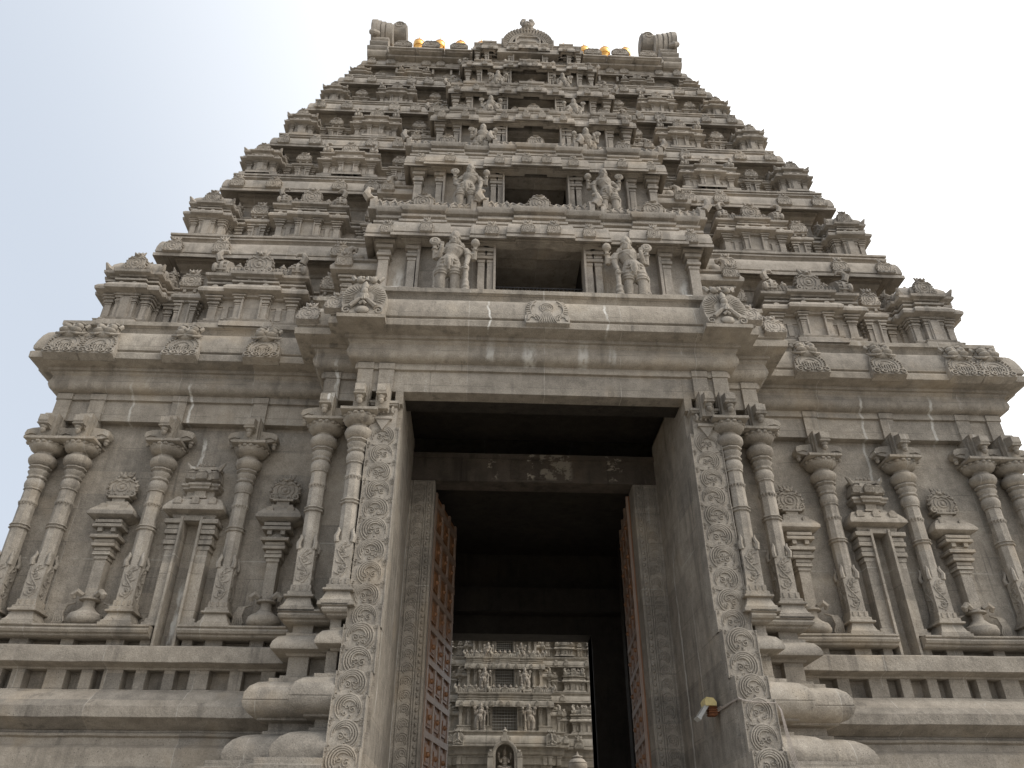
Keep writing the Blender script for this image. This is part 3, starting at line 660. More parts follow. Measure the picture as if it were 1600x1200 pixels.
def barrel_shrine():      # 2.1 wide oblong pavilion with vaulted roof
    m = MB(); hx, y0, y1 = .90, .17, 1.2
    path = [(-hx, y1), (-hx, y0), (-.36, y0), (-.36, y0 - .09), (.36, y0 - .09), (.36, y0), (hx, y0), (hx, y1)]
    m.sweep(path, SHP)
    m.box(-hx - .08, hx + .08, y0 + .02, y1, 1.30, 1.38)
    for x in (-.80, .80): mini_pil(m, x, y0 - .05, .14, .77, .17, .12)
    for x in (-.27, .27): mini_pil(m, x, y0 - .14, .14, .77, .13, .12)
    for s in (-1, 1): m.box(s * .19 - .02, s * .19 + .02, y0 - .17, y0, -.05, .74)
    for s in (-1, 1): mini_pil(m, s * (hx - .02), .75, .14, .77, .12, .12)
    roof = [(y0 - .02, 1.36), (y0 - .07, 1.45), (y0 - .06, 1.54), (y0 + .02, 1.64), (y0 + .17, 1.72), (y0 + .33, 1.755), (y1, 1.75), (y1, 1.36)]
    m.extx(list(reversed(roof)), -.72, .72)
    fr = roof[:6]
    for k in range(-9, 10):
        x = k * .08
        for s in (-1, 1):
            pts = [(max(-.72, min(.72, x + s * .03 * i)), p[0] - .012, p[1]) for i, p in enumerate(fr[:5])]
            m.tube(pts, .013, 4)
    m.box(-.74, .74, y0 - .06, y0 + .1, 1.355, 1.40)
    for s in (-1, 1):     # upturned gable ends
        hp = [(y0 - .09, 1.36), (y0 - .16, 1.46), (y0 - .16, 1.60), (y0 - .06, 1.74), (y0 + .12, 1.86), (y0 + .34, 1.90), (y0 + .6, 1.86), (y1, 1.6), (y1, 1.36)]
        m.extx(list(reversed(hp)), min(s * .68, s * .90), max(s * .68, s * .90)); m.extx(list(reversed([(p[0] - .03, p[1] + .015) for p in hp])), min(s * .76, s * .83), max(s * .76, s * .83))
        m.tube([(s * .86, y0 - .10, 1.70), (s * .92, y0 - .12, 1.84), (s * .86, y0 - .10, 1.96), (s * .74, y0 - .09, 1.97), (s * .70, y0 - .09, 1.90)], [.08, .075, .06, .045, .02], 7)
        m.ball((s * .93, y0 - .14, 1.50), (.07, .07, .12), 8, 5)
        for zz in (1.44, 1.53, 1.62): m.tube([(s * .70, y0 - .165, zz), (s * .90, y0 - .165, zz)], .018, 5)
    nasi(m, .56, .54, .12, True, True, 0, y0 - .10, 1.33)
    for x, yy in ((-.8, -.15), (-.5, -.15), (-.25, -.24), (.25, -.24), (.5, -.15), (.8, -.15)): nasi(m, .15, .17, .05, False, False, x, y0 + yy, .87)
    for x in (-.54, .54):
        m.box(x - .17, x + .17, y0 - .02, y0 + .05, .20, .24); m.box(x - .17, x + .17, y0 - .02, y0 + .05, .56, .60); m.box(x - .06, x + .06, y0 - .035, y0 + .05, .24, .56)
    for x in (-.70, -.52, -.34, .34, .52, .70): m.box(x - .035, x + .035, y0 - .03, y0 + .1, 1.13, 1.225)
    for x in (-.16, .16): m.box(x - .035, x + .035, y0 - .14, y0, 1.13, 1.225)
    m.box(-.36, .36, y0 - .16, y0, 1.22, 1.34)
    for x in (-.56, -.38, .38, .56): finial(m, x, y0 + .2, 1.70, .19)
    return m
def arch_shrine():        # slim pavilion with a single horseshoe gable
    m = MB(); y0 = .34
    for s in (-1, 1): mini_pil(m, s * .15, y0, -.02, .82, .10, .14); m.box(s * .085 - .018, s * .085 + .018, y0 - .03, y0 + .1, -.02, .80)
    m.box(-.09, .09, y0 + .03, y0 + .2, -.05, .8)
    m.sweep([(-.22, y0 + .4), (-.22, y0), (.22, y0), (.22, y0 + .4)], [(-.1, .80), (.02, .81), (.02, .85), (.09, .875), (.10, .93), (.06, .99), (0, 1.03), (0, 1.08), (-.1, 1.085)])
    for s in (-1, 1): m.box(s * .10 - .03, s * .10 + .03, y0 - .03, y0 + .1, 1.07, 1.15)
    m.box(-.17, .17, y0 + .03, y0 + .3, 1.07, 1.16); m.box(-.20, .20, y0 - .04, y0 + .2, 1.145, 1.185)
    nasi(m, .42, .46, .10, True, True, 0, y0 + .02, 1.18)
    return m
ME_CS = corner_shrine().mesh('corner_shrine', UPPER); ME_BS = barrel_shrine().mesh('barrel_shrine', UPPER); ME_AS = arch_shrine().mesh('arch_shrine', UPPER)
KS = [  # ledge z, next lip z, shrine front y, outer x, wall x, wall y, corner width, arch1 x, barrel x0,x1, arch2 x, bay half width
    dict(zl=9.27, zc=11.41, yb=-.21, xo=9.02, xw=7.85, yw=.72, kw=1.25, a1=7.28, b=(4.80, 6.90), a2=4.36, B=3.30, yv=-.95, zf=9.25, ow=.92, zt=11.1, lip=10.86, ht=12.26),
    dict(zl=12.24, zc=14.04, yb=.50, xo=8.08, xw=7.10, yw=1.27, kw=1.05, a1=6.47, b=(4.37, 6.12), a2=3.80, B=2.80, yv=-.42, zf=12.0, ow=.74, zt=13.74, lip=13.57, ht=14.80),
    dict(zl=14.95, zc=16.23, yb=1.03, xo=7.38, xw=6.42, yw=1.76, kw=.98, a1=5.86, b=(3.90, 5.42), a2=3.38, B=2.42, yv=0.0, zf=14.45, ow=.67, zt=15.82, lip=15.70, ht=16.46),
    dict(zl=16.98, zc=18.26, yb=1.52, xo=6.70, xw=5.80, yw=2.21, kw=.88, a1=5.36, b=(3.56, 4.90), a2=3.04, B=2.10, yv=.5, zf=16.2, ow=.64, zt=17.70, lip=17.45, ht=18.18),
    dict(zl=18.98, zc=20.03, yb=1.98, xo=6.05, xw=5.24, yw=2.62, kw=.78, a1=4.90, b=(3.29, 4.42), a2=2.72, B=1.82, yv=1.0, zf=18.0, ow=.53, zt=19.48, lip=19.27, ht=19.78),
    dict(zl=20.62, zc=21.43, yb=2.42, xo=5.46, xw=4.74, yw=2.98, kw=.66, a1=4.52, b=(2.98, 3.98), a2=2.43, B=1.58, yv=1.5, zf=19.75, ow=.43, zt=20.95, lip=20.82, ht=21.3, nop=1)]
YB = 7.7
def J(a=.03): return 1 + random.uniform(-a, a)
def storey(k, K, nxt):
    H = K['zc'] - K['zl']; sz = H / 2.14; s6 = .55 + .45 * sz
    B, yv, zf, ow = K['B'], K['yv'], K['zf'], K['ow']; xw, yw = K['xw'], K['yw']; ztop = K['zc'] - .3 if K.get('nop') else min(K['zc'] + .55 * s6, K['ht'] - .14)
    rear = YB - (yw - .72) * .8
    m = MB(); yb0 = yv + .17
    p = [(ow, yb0 + .38), (ow, yb0), (B, yb0), (B, yw), (xw, yw), (xw, rear), (-xw, rear), (-xw, yw), (-B, yw), (-B, yb0), (-ow, yb0), (-ow, yb0 + .38)]
    m.sweep(p, [(0, zf - .4), (0, K['lip'] + .1), (-.02, ztop)], caps=False)
    m.box(-ow - .02, ow + .02, yb0 + .03, yb0 + .40, K['zt'], K['zt'] + .25); m.box(-ow - .1, ow + .1, yb0 - .3, yb0 + .40, zf - .4, zf)
    m.box(-B + .03, B - .03, yb0 + .02, yw + .5, K['lip'] + .3, K['lip'] + .5)
    # linking wall behind the shrines, with its own small cornice
    hx = K['xo'] - .55 * K['kw']; hy = K['yb'] + .50 * s6; hr = rear + .3
    z = lambda q: K['zl'] + q * sz
    m.sweep([(-hx, hr), (-hx, hy), (hx, hy), (hx, hr)], [(0, z(-.1)), (0, z(.78)), (.05, z(.80)), (.07, z(.83)), (.15, z(.86)), (.15, z(.91)), (.09, z(1.0)), (.02, z(1.04)), (.02, z(1.08)), (.08, z(1.1)), (.08, z(1.15)), (-.10, z(1.16)), (-.10, z(1.3)), (-.05, z(1.32)), (-.05, z(1.36)), (-.5 * s6, z(1.38))], True)
    st = obj('storey', m, UPPER, tower)
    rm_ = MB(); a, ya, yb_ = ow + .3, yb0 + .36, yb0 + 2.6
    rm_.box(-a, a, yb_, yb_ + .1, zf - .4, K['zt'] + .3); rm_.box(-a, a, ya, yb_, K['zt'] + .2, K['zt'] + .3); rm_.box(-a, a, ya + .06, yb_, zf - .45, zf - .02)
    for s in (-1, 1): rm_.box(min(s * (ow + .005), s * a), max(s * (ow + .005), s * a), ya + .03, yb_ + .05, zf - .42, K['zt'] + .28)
    obj('window_recess', rm_, SHADE_STONE, st, 0)  # dark lining: the gloom behind the opening is painted into the stone
    b0, b1 = K['b']
    for s in (-1, 1):
        for x in (.5 * (K['a1'] + b1) + .02, .5 * (K['a2'] + b0), K['a2'] - .27 * s6, K['xo'] - K['kw'] - .11):
            obj('wall_pilaster', mini_pil(MB(), s * x, hy - .05, z(-.05), z(.80), .13 * s6, .15), UPPER, st, 0)
    # wing cornice
    o = lambda q: q * (.62 + .38 * s6); zc = lambda q: K['zc'] + q * s6
    prof = [(-.05, zc(-.5)), (-.05, zc(-.12)), (.03, zc(-.10)), (.03, zc(0.02)), (.08, zc(.05)), (.13, zc(.10)), (.13, zc(.20)), (.18, zc(.21)), (.18, zc(.26)), (.42, zc(.07)), (.50, zc(0)), (.50, zc(.085)), (.48, zc(.10)), (.455, zc(.105)), (.455, zc(.125)), (.485, zc(.14)), (.475, zc(.28)), (.45, zc(.40)), (.42, zc(.475)), (.38, zc(.48)), (.22, zc(.485)), (.22, zc(.56)), (.25, zc(.63)), (.30, zc(.68)), (.33, zc(.685)), (.33, zc(.72)), (.30, zc(.73)), (.30, zc(.76)), (.34, zc(.765)), (.34, zc(.82)), (-.25, zc(.825))]
    cn = put('storey_cornice', MB().sweep([(-xw, yw), (xw, yw), (xw, rear), (-xw, rear)], [(o(a), b) for a, b in prof], True, seg=1.1).mesh('storey_cornice', UPPER), st)
    slab = MB().box(-xw, xw, yw + .02, rear - .1, zc(.5), zc(.80)); obj('floor_slab', slab, UPPER, st, 0)
    ks = .82 * s6
    xs = [xw + o(.12), xw - .95 * K['kw'], .5 * (K['b'][0] + K['b'][1]) * .94, K['b'][0] * .93, .62 * K['b'][1] + .38 * K['b'][0] - .3]
    for s in (-1, 1):
        for x in (xw + o(.10), xw - .75 * K['kw'], (K['b'][0] + K['b'][1]) * .5 * .90 if k else 0, K['b'][0] * .90):
            if x: put('arch_ornament', ME_KUDU, st, (s * x, yw - o(.485), zc(.09)), (ks * 1.15 * J(.08), ks, ks * 1.25 * J(.08)), (R(-5), 0, 0))
        put('arch_ornament', ME_KUDU, st, (s * (xw + o(.485)), yw + .35, zc(.09)), (ks * 1.15, ks, ks * 1.25), (R(-14), 0, s * pi / 2))
    # pavilions
    for s in (-1, 1):
        w = K['kw'] / 1.25
        put('corner_shrine', ME_CS, st, (s * (K['xo'] - K['kw'] / 2), K['yb'], K['zl']), (w * J(), w, sz * J(.02)), (0, 0, R(random.uniform(-1, 1))))
        for yy in (2.6, 5.2):
            if k < 3: put('barrel_shrine', ME_BS, st, (s * (K['xo'] - .1), K['yb'] + yy * (1 - .05 * k), K['zl']), (w * .9, w * .8, sz), (0, 0, s * pi / 2))
        for a in (K['a1'], K['a2']): put('arch_shrine', ME_AS, st, (s * a + random.uniform(-.02, .02), K['yb'], K['zl']), ((.9 * s6 + .1) * J(.05), .9 * s6 + .05, sz * J(.025)), (0, 0, R(random.uniform(-1.5, 1.5))))
        b0, b1 = K['b']; put('barrel_shrine', ME_BS, st, (s * (b0 + b1) / 2 + random.uniform(-.015, .015), K['yb'], K['zl']), ((b1 - b0) / 2.12, w, sz * J(.02)), (0, 0, R(random.uniform(-.8, .8))))
    # ---- central bay
    t = B / 3.30; zs = (K['lip'] - zf) / 1.61; Z = lambda q: zf + q * zs
    for s in (-1, 1):
        for x, wd in ((.955, .20), (.785, .16), (.365, .14), (.305, .12)):
            if x < .5: x = (ow + (.27 if x > .33 else .09) * t) / B
            obj('bay_pilaster', mini_pil(MB(), s * x * B, yv, Z(.32), Z(1.69), wd * t, .22, False), UPPER, st, 0)
        m = MB().box(min(s * .73 * B, s * 1.02 * B), max(s * .73 * B, s * 1.02 * B), yv - .12, yv + .2, Z(-.1), Z(.35)); m.box(min(s * .72 * B, s * 1.035 * B), max(s * .72 * B, s * 1.035 * B), yv - .16, yv + .2, Z(.34), Z(.42))
        obj('pilaster_base', m, UPPER, st, 0)
        if k > 2:
            put('barrel_shrine', ME_BS, st, (s * .875 * B, yv - .40 * t, Z(-.30)), (.27 * B / 2.1 * 1.0, .22, .34 * zs)); put('arch_ornament', ME_KUDU, st, (s * .80 * B, yv - .16, Z(.02)), (.8 * t, .7 * t, .55 * zs)); put('arch_ornament', ME_KUDU, st, (s * .95 * B, yv - .16, Z(.02)), (.8 * t, .7 * t, .55 * zs))
        a, b = ow + .01, ow + .40 * t
        m = MB().box(min(s * a, s * b), max(s * a, s * b), yv - .10, yv + .2, Z(-.1), Z(.335)); m.box(min(s * a, s * (b + .06)), max(s * a, s * (b + .06)), yv - .13, yv + .2, Z(.33), Z(.40))
        obj('pilaster_base', m, UPPER, st, 0)
        obj('window_jamb', MB().box(s * ow - .025 * t, s * ow + .025 * t, yv - .05, yv + .3, Z(-.1), Z(1.72)), UPPER, st, 0)
        obj('niche_jamb', MB().box(s * .745 * B - .03 * t, s * .745 * B + .03 * t, yv - .03, yv + .2, Z(.0), Z(1.70)), UPPER, st, 0)
    y = yv
    path = [(-B, yw), (-B, y), (-.84 * B, y), (-.84 * B, y - .07), (-.62 * B, y - .07), (-.62 * B, y + .01), (-.36 * B, y + .01), (-.36 * B, y - .06), (-.135 * B, y - .06), (-.135 * B, y - .13)]
    path = [(x * 1.0, yy) for x, yy in path]; path = path + [(-x, yy) for x, yy in reversed(path)]
    L = lambda q: K['lip'] + q * zs
    hz = .62 if K.get('nop') else K['ht'] - K['lip']; hq = lambda q: K['lip'] + q * hz / 1.4
    prof = [(-.15, L(.06)), (.02, L(.06)), (.02, L(.09)), (.06, L(.095)), (.06, L(.13)), (.12, L(.135)), (.13, L(.10)), (.23, L(.02)), (.25, L(.0)), (.25, hq(.07)), (.235, hq(.085)), (.22, hq(.09)), (.22, hq(.105)), (.24, hq(.115)), (.237, hq(.20)), (.222, hq(.32)), (.20, hq(.395)), (.17, hq(.40)), (.08, hq(.45)), (.08, hq(.49)), (.13, hq(.50)), (.13, hq(.56)), (.03, hq(.57)), (.03, hq(.66)), (.09, hq(.68)), (.10, hq(.73)), (.0, hq(.74)), (.0, hq(.85)), (.08, hq(.87)), (.12, hq(.93)), (.12, hq(.99)), (.0, hq(1.0)), (-.2, hq(1.005))]
    put('bay_cornice', MB().sweep(path, [(a * t * (1, .95, .78, .74, .72, .7)[k], b) for a, b in prof]).mesh('bay_cornice', UPPER), st)
    for s in (-1, 1):
        for x, yy in ((.94, -.25), (.70, -.32), (.30, -.31), (.08, -.38)): put('arch_ornament', ME_KUDU, st, (s * x * B, y + yy * t, hq(.07)), (.66 * t * J(.08), .6 * t, .80 * t * J(.06)))
    # ---- parapet of little vaulted roofs
    z0, z1 = hq(1.0), hq(1.40); hh = z1 - z0; W = B * 1.08
    for (xa, xb, yo) in ((-W, -.40 * B, .06), (-.36 * B, .36 * B, .0), (.40 * B, W, .06)):
        yy = y + yo; m = MB()
        yy += (0, .02, .07, .10, .12, .12)[k]; rp = [(yy, z0), (yy - .06, z0 + .2 * hh), (yy - .05, z0 + .5 * hh), (yy + .04, z0 + .8 * hh), (yy + .16, z1), (yy + .5, z1), (yy + .5, z0)]
        m.extx(list(reversed(rp)), xa, xb); m.box(xa - .03, xb + .03, yy - .10, yy + .3, z0 - .06 * hh, z0 + .10 * hh)
        n = int((xb - xa) / .15)
        for i in range(n):
            x = xa + (i + .5) * (xb - xa) / n
            for s in (-1, 1): m.tube([(max(xa, min(xb, x + s * (j - 1.5) * .045)), q[0] - .014, q[1]) for j, q in enumerate([(rp[0][0] - .02, rp[0][1] + .02)] + rp[1:5])], .021, 4)
        n = max(3, int((xb - xa) / (.30 * t)))
        for i in range(n):
            x = xa + (i + .5) * (xb - xa) / n
            if abs(x) > .11 * B: finial(m, x, yy + .10, z0 + .72 * hh, .15 * t)
        cx = (xa + xb) / 2; nasi(m, .46 * t, .62 * hh / .5 * .52, .10, True, True, cx, yy - .05, z0 - .02)
        for q in (-.27, .27): nasi(m, .26 * t, .30 * hh / .5 * .6, .08, True, True, cx + q * (xb - xa), yy - .05, z0) if k > 1 else None
        for xe, s in ((xa, -1), (xb, 1)):
            hp = [(yy - .10, z0), (yy - .14, z0 + .5 * hh), (yy - .04, z0 + 1.0 * hh), (yy + .2, z0 + 1.25 * hh), (yy + .5, z0 + 1.1 * hh), (yy + .5, z0)]
            m.extx(list(reversed(hp)), min(xe, xe - s * .12 * t), max(xe, xe - s * .12 * t))
            m.tube([(xe, yy - .08, z0 + .6 * hh), (xe + s * .10 * t, yy - .10, z0 + .95 * hh), (xe + s * .06 * t, yy - .10, z0 + 1.35 * hh), (xe - s * .04 * t, yy - .08, z0 + 1.38 * hh)], [.10 * t, .09 * t, .06 * t, .025 * t], 7)
        if not K.get('nop'): put('parapet', m.mesh('parapet', UPPER), st)
    # ---- stepped-back shoulder between bay and wing
    yq = yv + .42 * (.6 + .4 * t); xa, xb = B * .95, B * 1.22; zt = Z(1.08)
    for s in (-1, 1):
        m = MB()
        m.box(min(s * xa, s * xb), max(s * xa, s * xb), yq + .05, yw + .3, zf - .3, zt)
        mini_pil(m, s * (xb - .12 * t), yq, Z(.1), zt, .17 * t, .2)
        pth = [(xa, yq + .04), (xb, yq + .04), (xb, yw + .3)]
        if s < 0: pth = [(-a, b) for a, b in reversed(pth)]
        q = lambda v: zt + v * zs
        m.sweep(pth, [(-.1, q(-.02)), (.05, q(-.01)), (.05, q(.03)), (.22 * t, q(.07)), (.23 * t, q(.15)), (.17 * t, q(.27)), (.07 * t, q(.34)), (.07 * t, q(.38)), (.12 * t, q(.40)), (.12 * t, q(.45)), (-.1, q(.46))])
        nasi(m, .34 * t, .40 * t, .08, True, True, s * (xb - .05), yq - .16 * t, q(.12))
        m.tube([(s * (xb - .16 * t), yq + .10, q(.44)), (s * (xb - .06 * t), yq + .02, q(.56)), (s * (xb - .05 * t), yq, q(.70)), (s * (xb - .13 * t), yq + .02, q(.79)), (s * (xb - .22 * t), yq + .02, q(.77)), (s * (xb - .22 * t), yq + .02, q(.70))], [.14 * t, .12 * t, .095 * t, .07 * t, .05 * t, .02], 8)
        m.ball((s * (xb - .28 * t), yq + .02, q(.54)), (.13 * t, .10 * t, .12 * zs), 10, 6)
        m.box(min(s * xa, s * (xb - .1)), max(s * xa, s * (xb - .1)), yq + .06, yw + .3, q(.44), q(.70))
        obj('bay_shoulder', m, UPPER, st)
    return st
STOREYS = [storey(k, K, None) for k, K in enumerate(KS)]
# guard rail inside the lowest opening
gm = MB()
for i in range(24): gm.box(-.88 + i * .0765 - .006, -.88 + i * .0765 + .006, -.60, -.588, 9.25, 10.14)
for z in (9.5, 9.85, 10.14): gm.box(-.9, .9, -.605, -.59, z - .012, z + .012)
obj('window_grille', gm, IRON, STOREYS[0], 0)

# ------------------------------------------------------------------ vaulted roof
rm = MB(); yc = 4.35
prof = [(2.60, 21.95), (2.48, 22.05), (2.50, 22.25), (2.76, 22.62), (3.14, 23.08), (3.58, 23.5), (4.0, 23.8), (4.35, 23.9)]
full = prof + [(2 * yc - y, z) for y, z in reversed(prof[:-1])]
rm.extx(list(reversed(full)), -4.45, 4.45)
for k in range(60):
    x = -4.3 + k * .146
    for s in (-1, 1): rm.tube([(max(-4.4, min(4.4, x + s * .06 * i)), p[0] - .015, p[1] + .01) for i, p in enumerate(prof[:6])], .018, 4)
roof = obj('roof', rm, UPPER, tower)
nm = MB(); nm.sweep([(-4.6, 2.75), (4.6, 2.75), (4.6, 5.9), (-4.6, 5.9)], [(0, 21.2), (0, 21.85), (.08, 21.87), (.08, 21.95), (.2, 21.97), (.2, 22.03), (-.3, 22.04)], True)
for s in (-1, 1):
    for x in (3.9, 3.05, 2.2):
        for q in (-.14, .14): mini_pil(nm, s * x + q, 2.58, 21.2, 21.88, .07, .2, False)
        nm.box(s * x - .42, s * x + .42, 2.40, 2.8, 21.76, 21.83)
obj('roof_neck', nm, UPPER, roof)
lobe = MB(); lobe.sweep([(-.34, .5), (-.34, 0), (.34, 0), (.34, .5)], [(-.2, -.06), (.0, -.05), (.02, .0), (.07, .02), (.07, .10), (.04, .16), (0, .20), (0, .26), (-.2, .27)])
nasi(lobe, .5, .30, .12, False, True, 0, .06, .20)
ME_LOBE = lobe.mesh('roof_gable', UPPER)
for s in (-1, 1):
    for x in (3.87, 3.0, 2.12): put('roof_gable', ME_LOBE, roof, (s * x, 2.26, 21.88), (1.05, 1, .62 if x != 3.0 else .70))
def gable_end():
    m = MB()      # drawn for the right-hand end, x grows outward
    def roll(y0, z0, z1, x0, x1, bulge):
        zz = (z0 + z1) / 2; h = (z1 - z0) / 2
        pf = [(y0 - bulge * sin(pi * i / 6), z0 + (z1 - z0) * i / 6) for i in range(7)] + [(2 * yc - y0 + bulge * sin(pi * i / 6), z1 - (z1 - z0) * i / 6) for i in range(7)]
        m.extx(list(reversed(pf)), x0, x1)
    roll(2.55, 21.93, 22.22, 4.42, 5.02, .10); roll(2.60, 22.20, 22.50, 4.42, 5.05, .13); roll(2.62, 22.50, 22.78, 4.42, 5.0, .12); roll(2.66, 22.78, 23.02, 4.42, 4.94, .10)
    # horseshoe head
    for x0, x1, gr in ((4.34, 4.42, -.02), (4.42, 4.56, .02), (4.56, 4.60, -.02), (4.60, 4.72, .05), (4.72, 4.75, .01), (4.75, 4.86, .08), (4.86, 5.03, .11)):
        pf = []
        for i in range(19):
            a = R(-32 + 244 * i / 18); pf.append((yc + (1.78 + gr) * cos(a), 23.55 + (.95 + gr) * sin(a)))
        m.extx([(y, z) for y, z in pf], x0, x1)
    for zz in (23.2, 23.5, 23.8): m.ball((4.92, 2.58 + (zz - 23.2) * .12, zz), (.12, .10, .13), 10, 6)
    m.ball((4.99, 2.95, 23.35), (.08, .34, .34), 12, 8); m.tube([(4.76, 2.55, 23.1), (4.9, 2.45, 23.02), (5.0, 2.5, 23.1)], .09, 8)
    # inner scroll
    for r, x0, x1 in ((.36, 3.98, 4.36), (.30, 3.94, 4.40)):
        m.extx([(3.15 + r * cos(2 * pi * i / 16), 23.95 + r * 1.15 * sin(2 * pi * i / 16)) for i in range(16)], x0, x1)
    m.tube([(p[0] + 4.18, 2.80, p[2]) for p in spiral(0, 24.0, .04, .17, 0, 520, 14)], .03, 5)
    return m
ME_GE = gable_end().mesh('gable_end', UPPER)
for s in (-1, 1): put('gable_end', ME_GE, roof, (0, 0, 0), (s, 1, 1))
# great arch over the middle
am = MB(); cy = 1.52
pts = []
for i in range(21):
    a = R(-22 + 224 * i / 20); pts.append((.74 * cos(a), 21.30 + .70 * sin(a)))
am.extr([(-.80, 20.80), (.80, 20.80)] + pts, cy, cy + 1.6)
for i in range(27):
    a = R(-18 + 216 * i / 26); am.tube([(.60 * cos(a), cy - .02, 21.30 + .56 * sin(a)), (.77 * cos(a), cy - .05, 21.30 + .74 * sin(a))], [.035, .055], 6)
for r in (.56, .50): am.tube([(p[0], cy - .03, p[2]) for p in arc(0, 21.28, r, -15, 195, 20)], .03, 6)
am.extr([(-.30, 21.12), (.30, 21.12), (.34, 21.2), (.34, 21.45), (.26, 21.56), (-.26, 21.56), (-.34, 21.45), (-.34, 21.2)], cy - .06, cy + .1)
am.tube([(x, cy - .09, z) for x, z in ((-.30, 21.10), (.30, 21.10), (.36, 21.2), (.36, 21.46), (.27, 21.58), (-.27, 21.58), (-.36, 21.46), (-.36, 21.2))], .03, 5, True)
am.box(-.92, .92, cy - .12, cy + .6, 20.74, 20.84); am.box(-.86, .86, cy - .06, cy + .6, 20.84, 20.92); am.box(-.8, .8, cy, 4, 20.9, 21.6)
am.taper(0, cy + .12, 21.95, 22.15, .26, .2, .17, .14); am.join(lion_face(), (0, cy + .06, 21.62), (.72, 1.0, .9))
for s in (-1, 1): am.tube([(s * .09, cy + .05, 22.32), (s * .17, cy + .05, 22.48), (s * .13, cy + .05, 22.62), (s * .05, cy + .05, 22.66)], [.07, .075, .06, .02], 7)
am.ball((0, cy + .05, 22.48), (.06, .06, .12), 8, 6); am.ball((0, cy + .12, 22.3), (.16, .14, .16), 10, 6)
obj('roof_arch', am, UPPER, roof)
for s in (-1, 1):
    put('corner_shrine', ME_CS, roof, (s * 1.12, 1.55, 20.78), (.42, .42, .40)); put('corner_shrine', ME_CS, roof, (s * 1.52, 2.05, 21.2), (.34, .34, .42))

# ------------------------------------------------------------------ gilded finials
def kalasa():
    m = MB(); m.lathe(0, 0, [(.12, 0), (.15, .03), (.10, .10), (.09, .16), (.17, .24), (.235, .36), (.245, .47), (.21, .58), (.13, .66), (.08, .70), (.10, .74), (.07, .78), (.03, .86), (.008, 1.02)], 24)
    for z, r in ((.30, .215), (.58, .215)): m.tube([(r * cos(2 * pi * i / 20), r * sin(2 * pi * i / 20), z) for i in range(20)], .014, 5, True)
    return m
ME_KAL = kalasa().mesh('gilded_finial', GOLD, 60)
ordn = {-5: 'gilded pot finial nearest the left gable end of the roof ridge', -4: 'gilded finial second from the left gable end of the ridge', -3: 'gilded finial third from the left gable end of the ridge', -2: 'gilded finial close beside the left flank of the great roof arch',
        2: 'gilded finial close beside the right flank of the great roof arch', 3: 'gilded finial third from the right gable end of the ridge', 4: 'gilded finial second from the right gable end of the ridge', 5: 'gilded pot finial nearest the right gable end of the roof ridge'}
for i, lab in ordn.items():
    tag(put('gilded_finial', ME_KAL, None, (i * .731, 4.06, 24.36), (.82, .82, .9)), lab, 'finial', 'gilded finials along the roof ridge')

# ------------------------------------------------------------------ guardian statues
def remesh(mb, name, vox, mat):
    me = bpy.data.meshes.new('tmp'); me.from_pydata([tuple(p) for p in mb.v], [], mb.f)
    ob = bpy.data.objects.new('tmp', me); COL.objects.link(ob)
    md = ob.modifiers.new('r', 'REMESH'); md.mode = 'VOXEL'; md.voxel_size = vox; md.use_smooth_shade = True
    sm = ob.modifiers.new('s', 'SMOOTH'); sm.iterations = 1; sm.factor = .4
    dg = bpy.context.evaluated_depsgraph_get(); out = bpy.data.meshes.new_from_object(ob.evaluated_get(dg))
    bpy.data.objects.remove(ob); bpy.data.meshes.remove(me)
    out.name = name; out.materials.clear(); out.materials.append(mat); return out
def ring(m, c, rx, ry, r, tilt=0.0):
    m.tube([(c[0] + rx * cos(2 * pi * i / 18), c[1] + ry * sin(2 * pi * i / 18), c[2] + tilt * cos(2 * pi * i / 18)) for i in range(18)], r, 5, True)
def hand(m, p, d, curl=.5, side=1):
    """palm and five fingers; d = direction of the fingers"""
    P = Vector(p); D = Vector(d).normalized(); X = D.cross(Vector((0, -1, .01))).normalized()
    m.ball(tuple(P + D * .03), (.045, .035, .05), 8, 6)
    for i, l in enumerate((.07, .085, .09, .075)):
        a = P + D * .06 + X * (.036 - .024 * i); b = a + D * l * .6 + Vector((0, -.02 * curl, 0)); c = b + D * l * .4 + Vector((0, -.05 * curl, 0))
        m.tube([tuple(a), tuple(b), tuple(c)], [.015, .0135, .011], 6)
    a = P + X * .04 * side; m.tube([tuple(a), tuple(a + X * .04 * side + D * .03), tuple(a + X * .045 * side + D * .065)], [.017, .015, .011], 6)
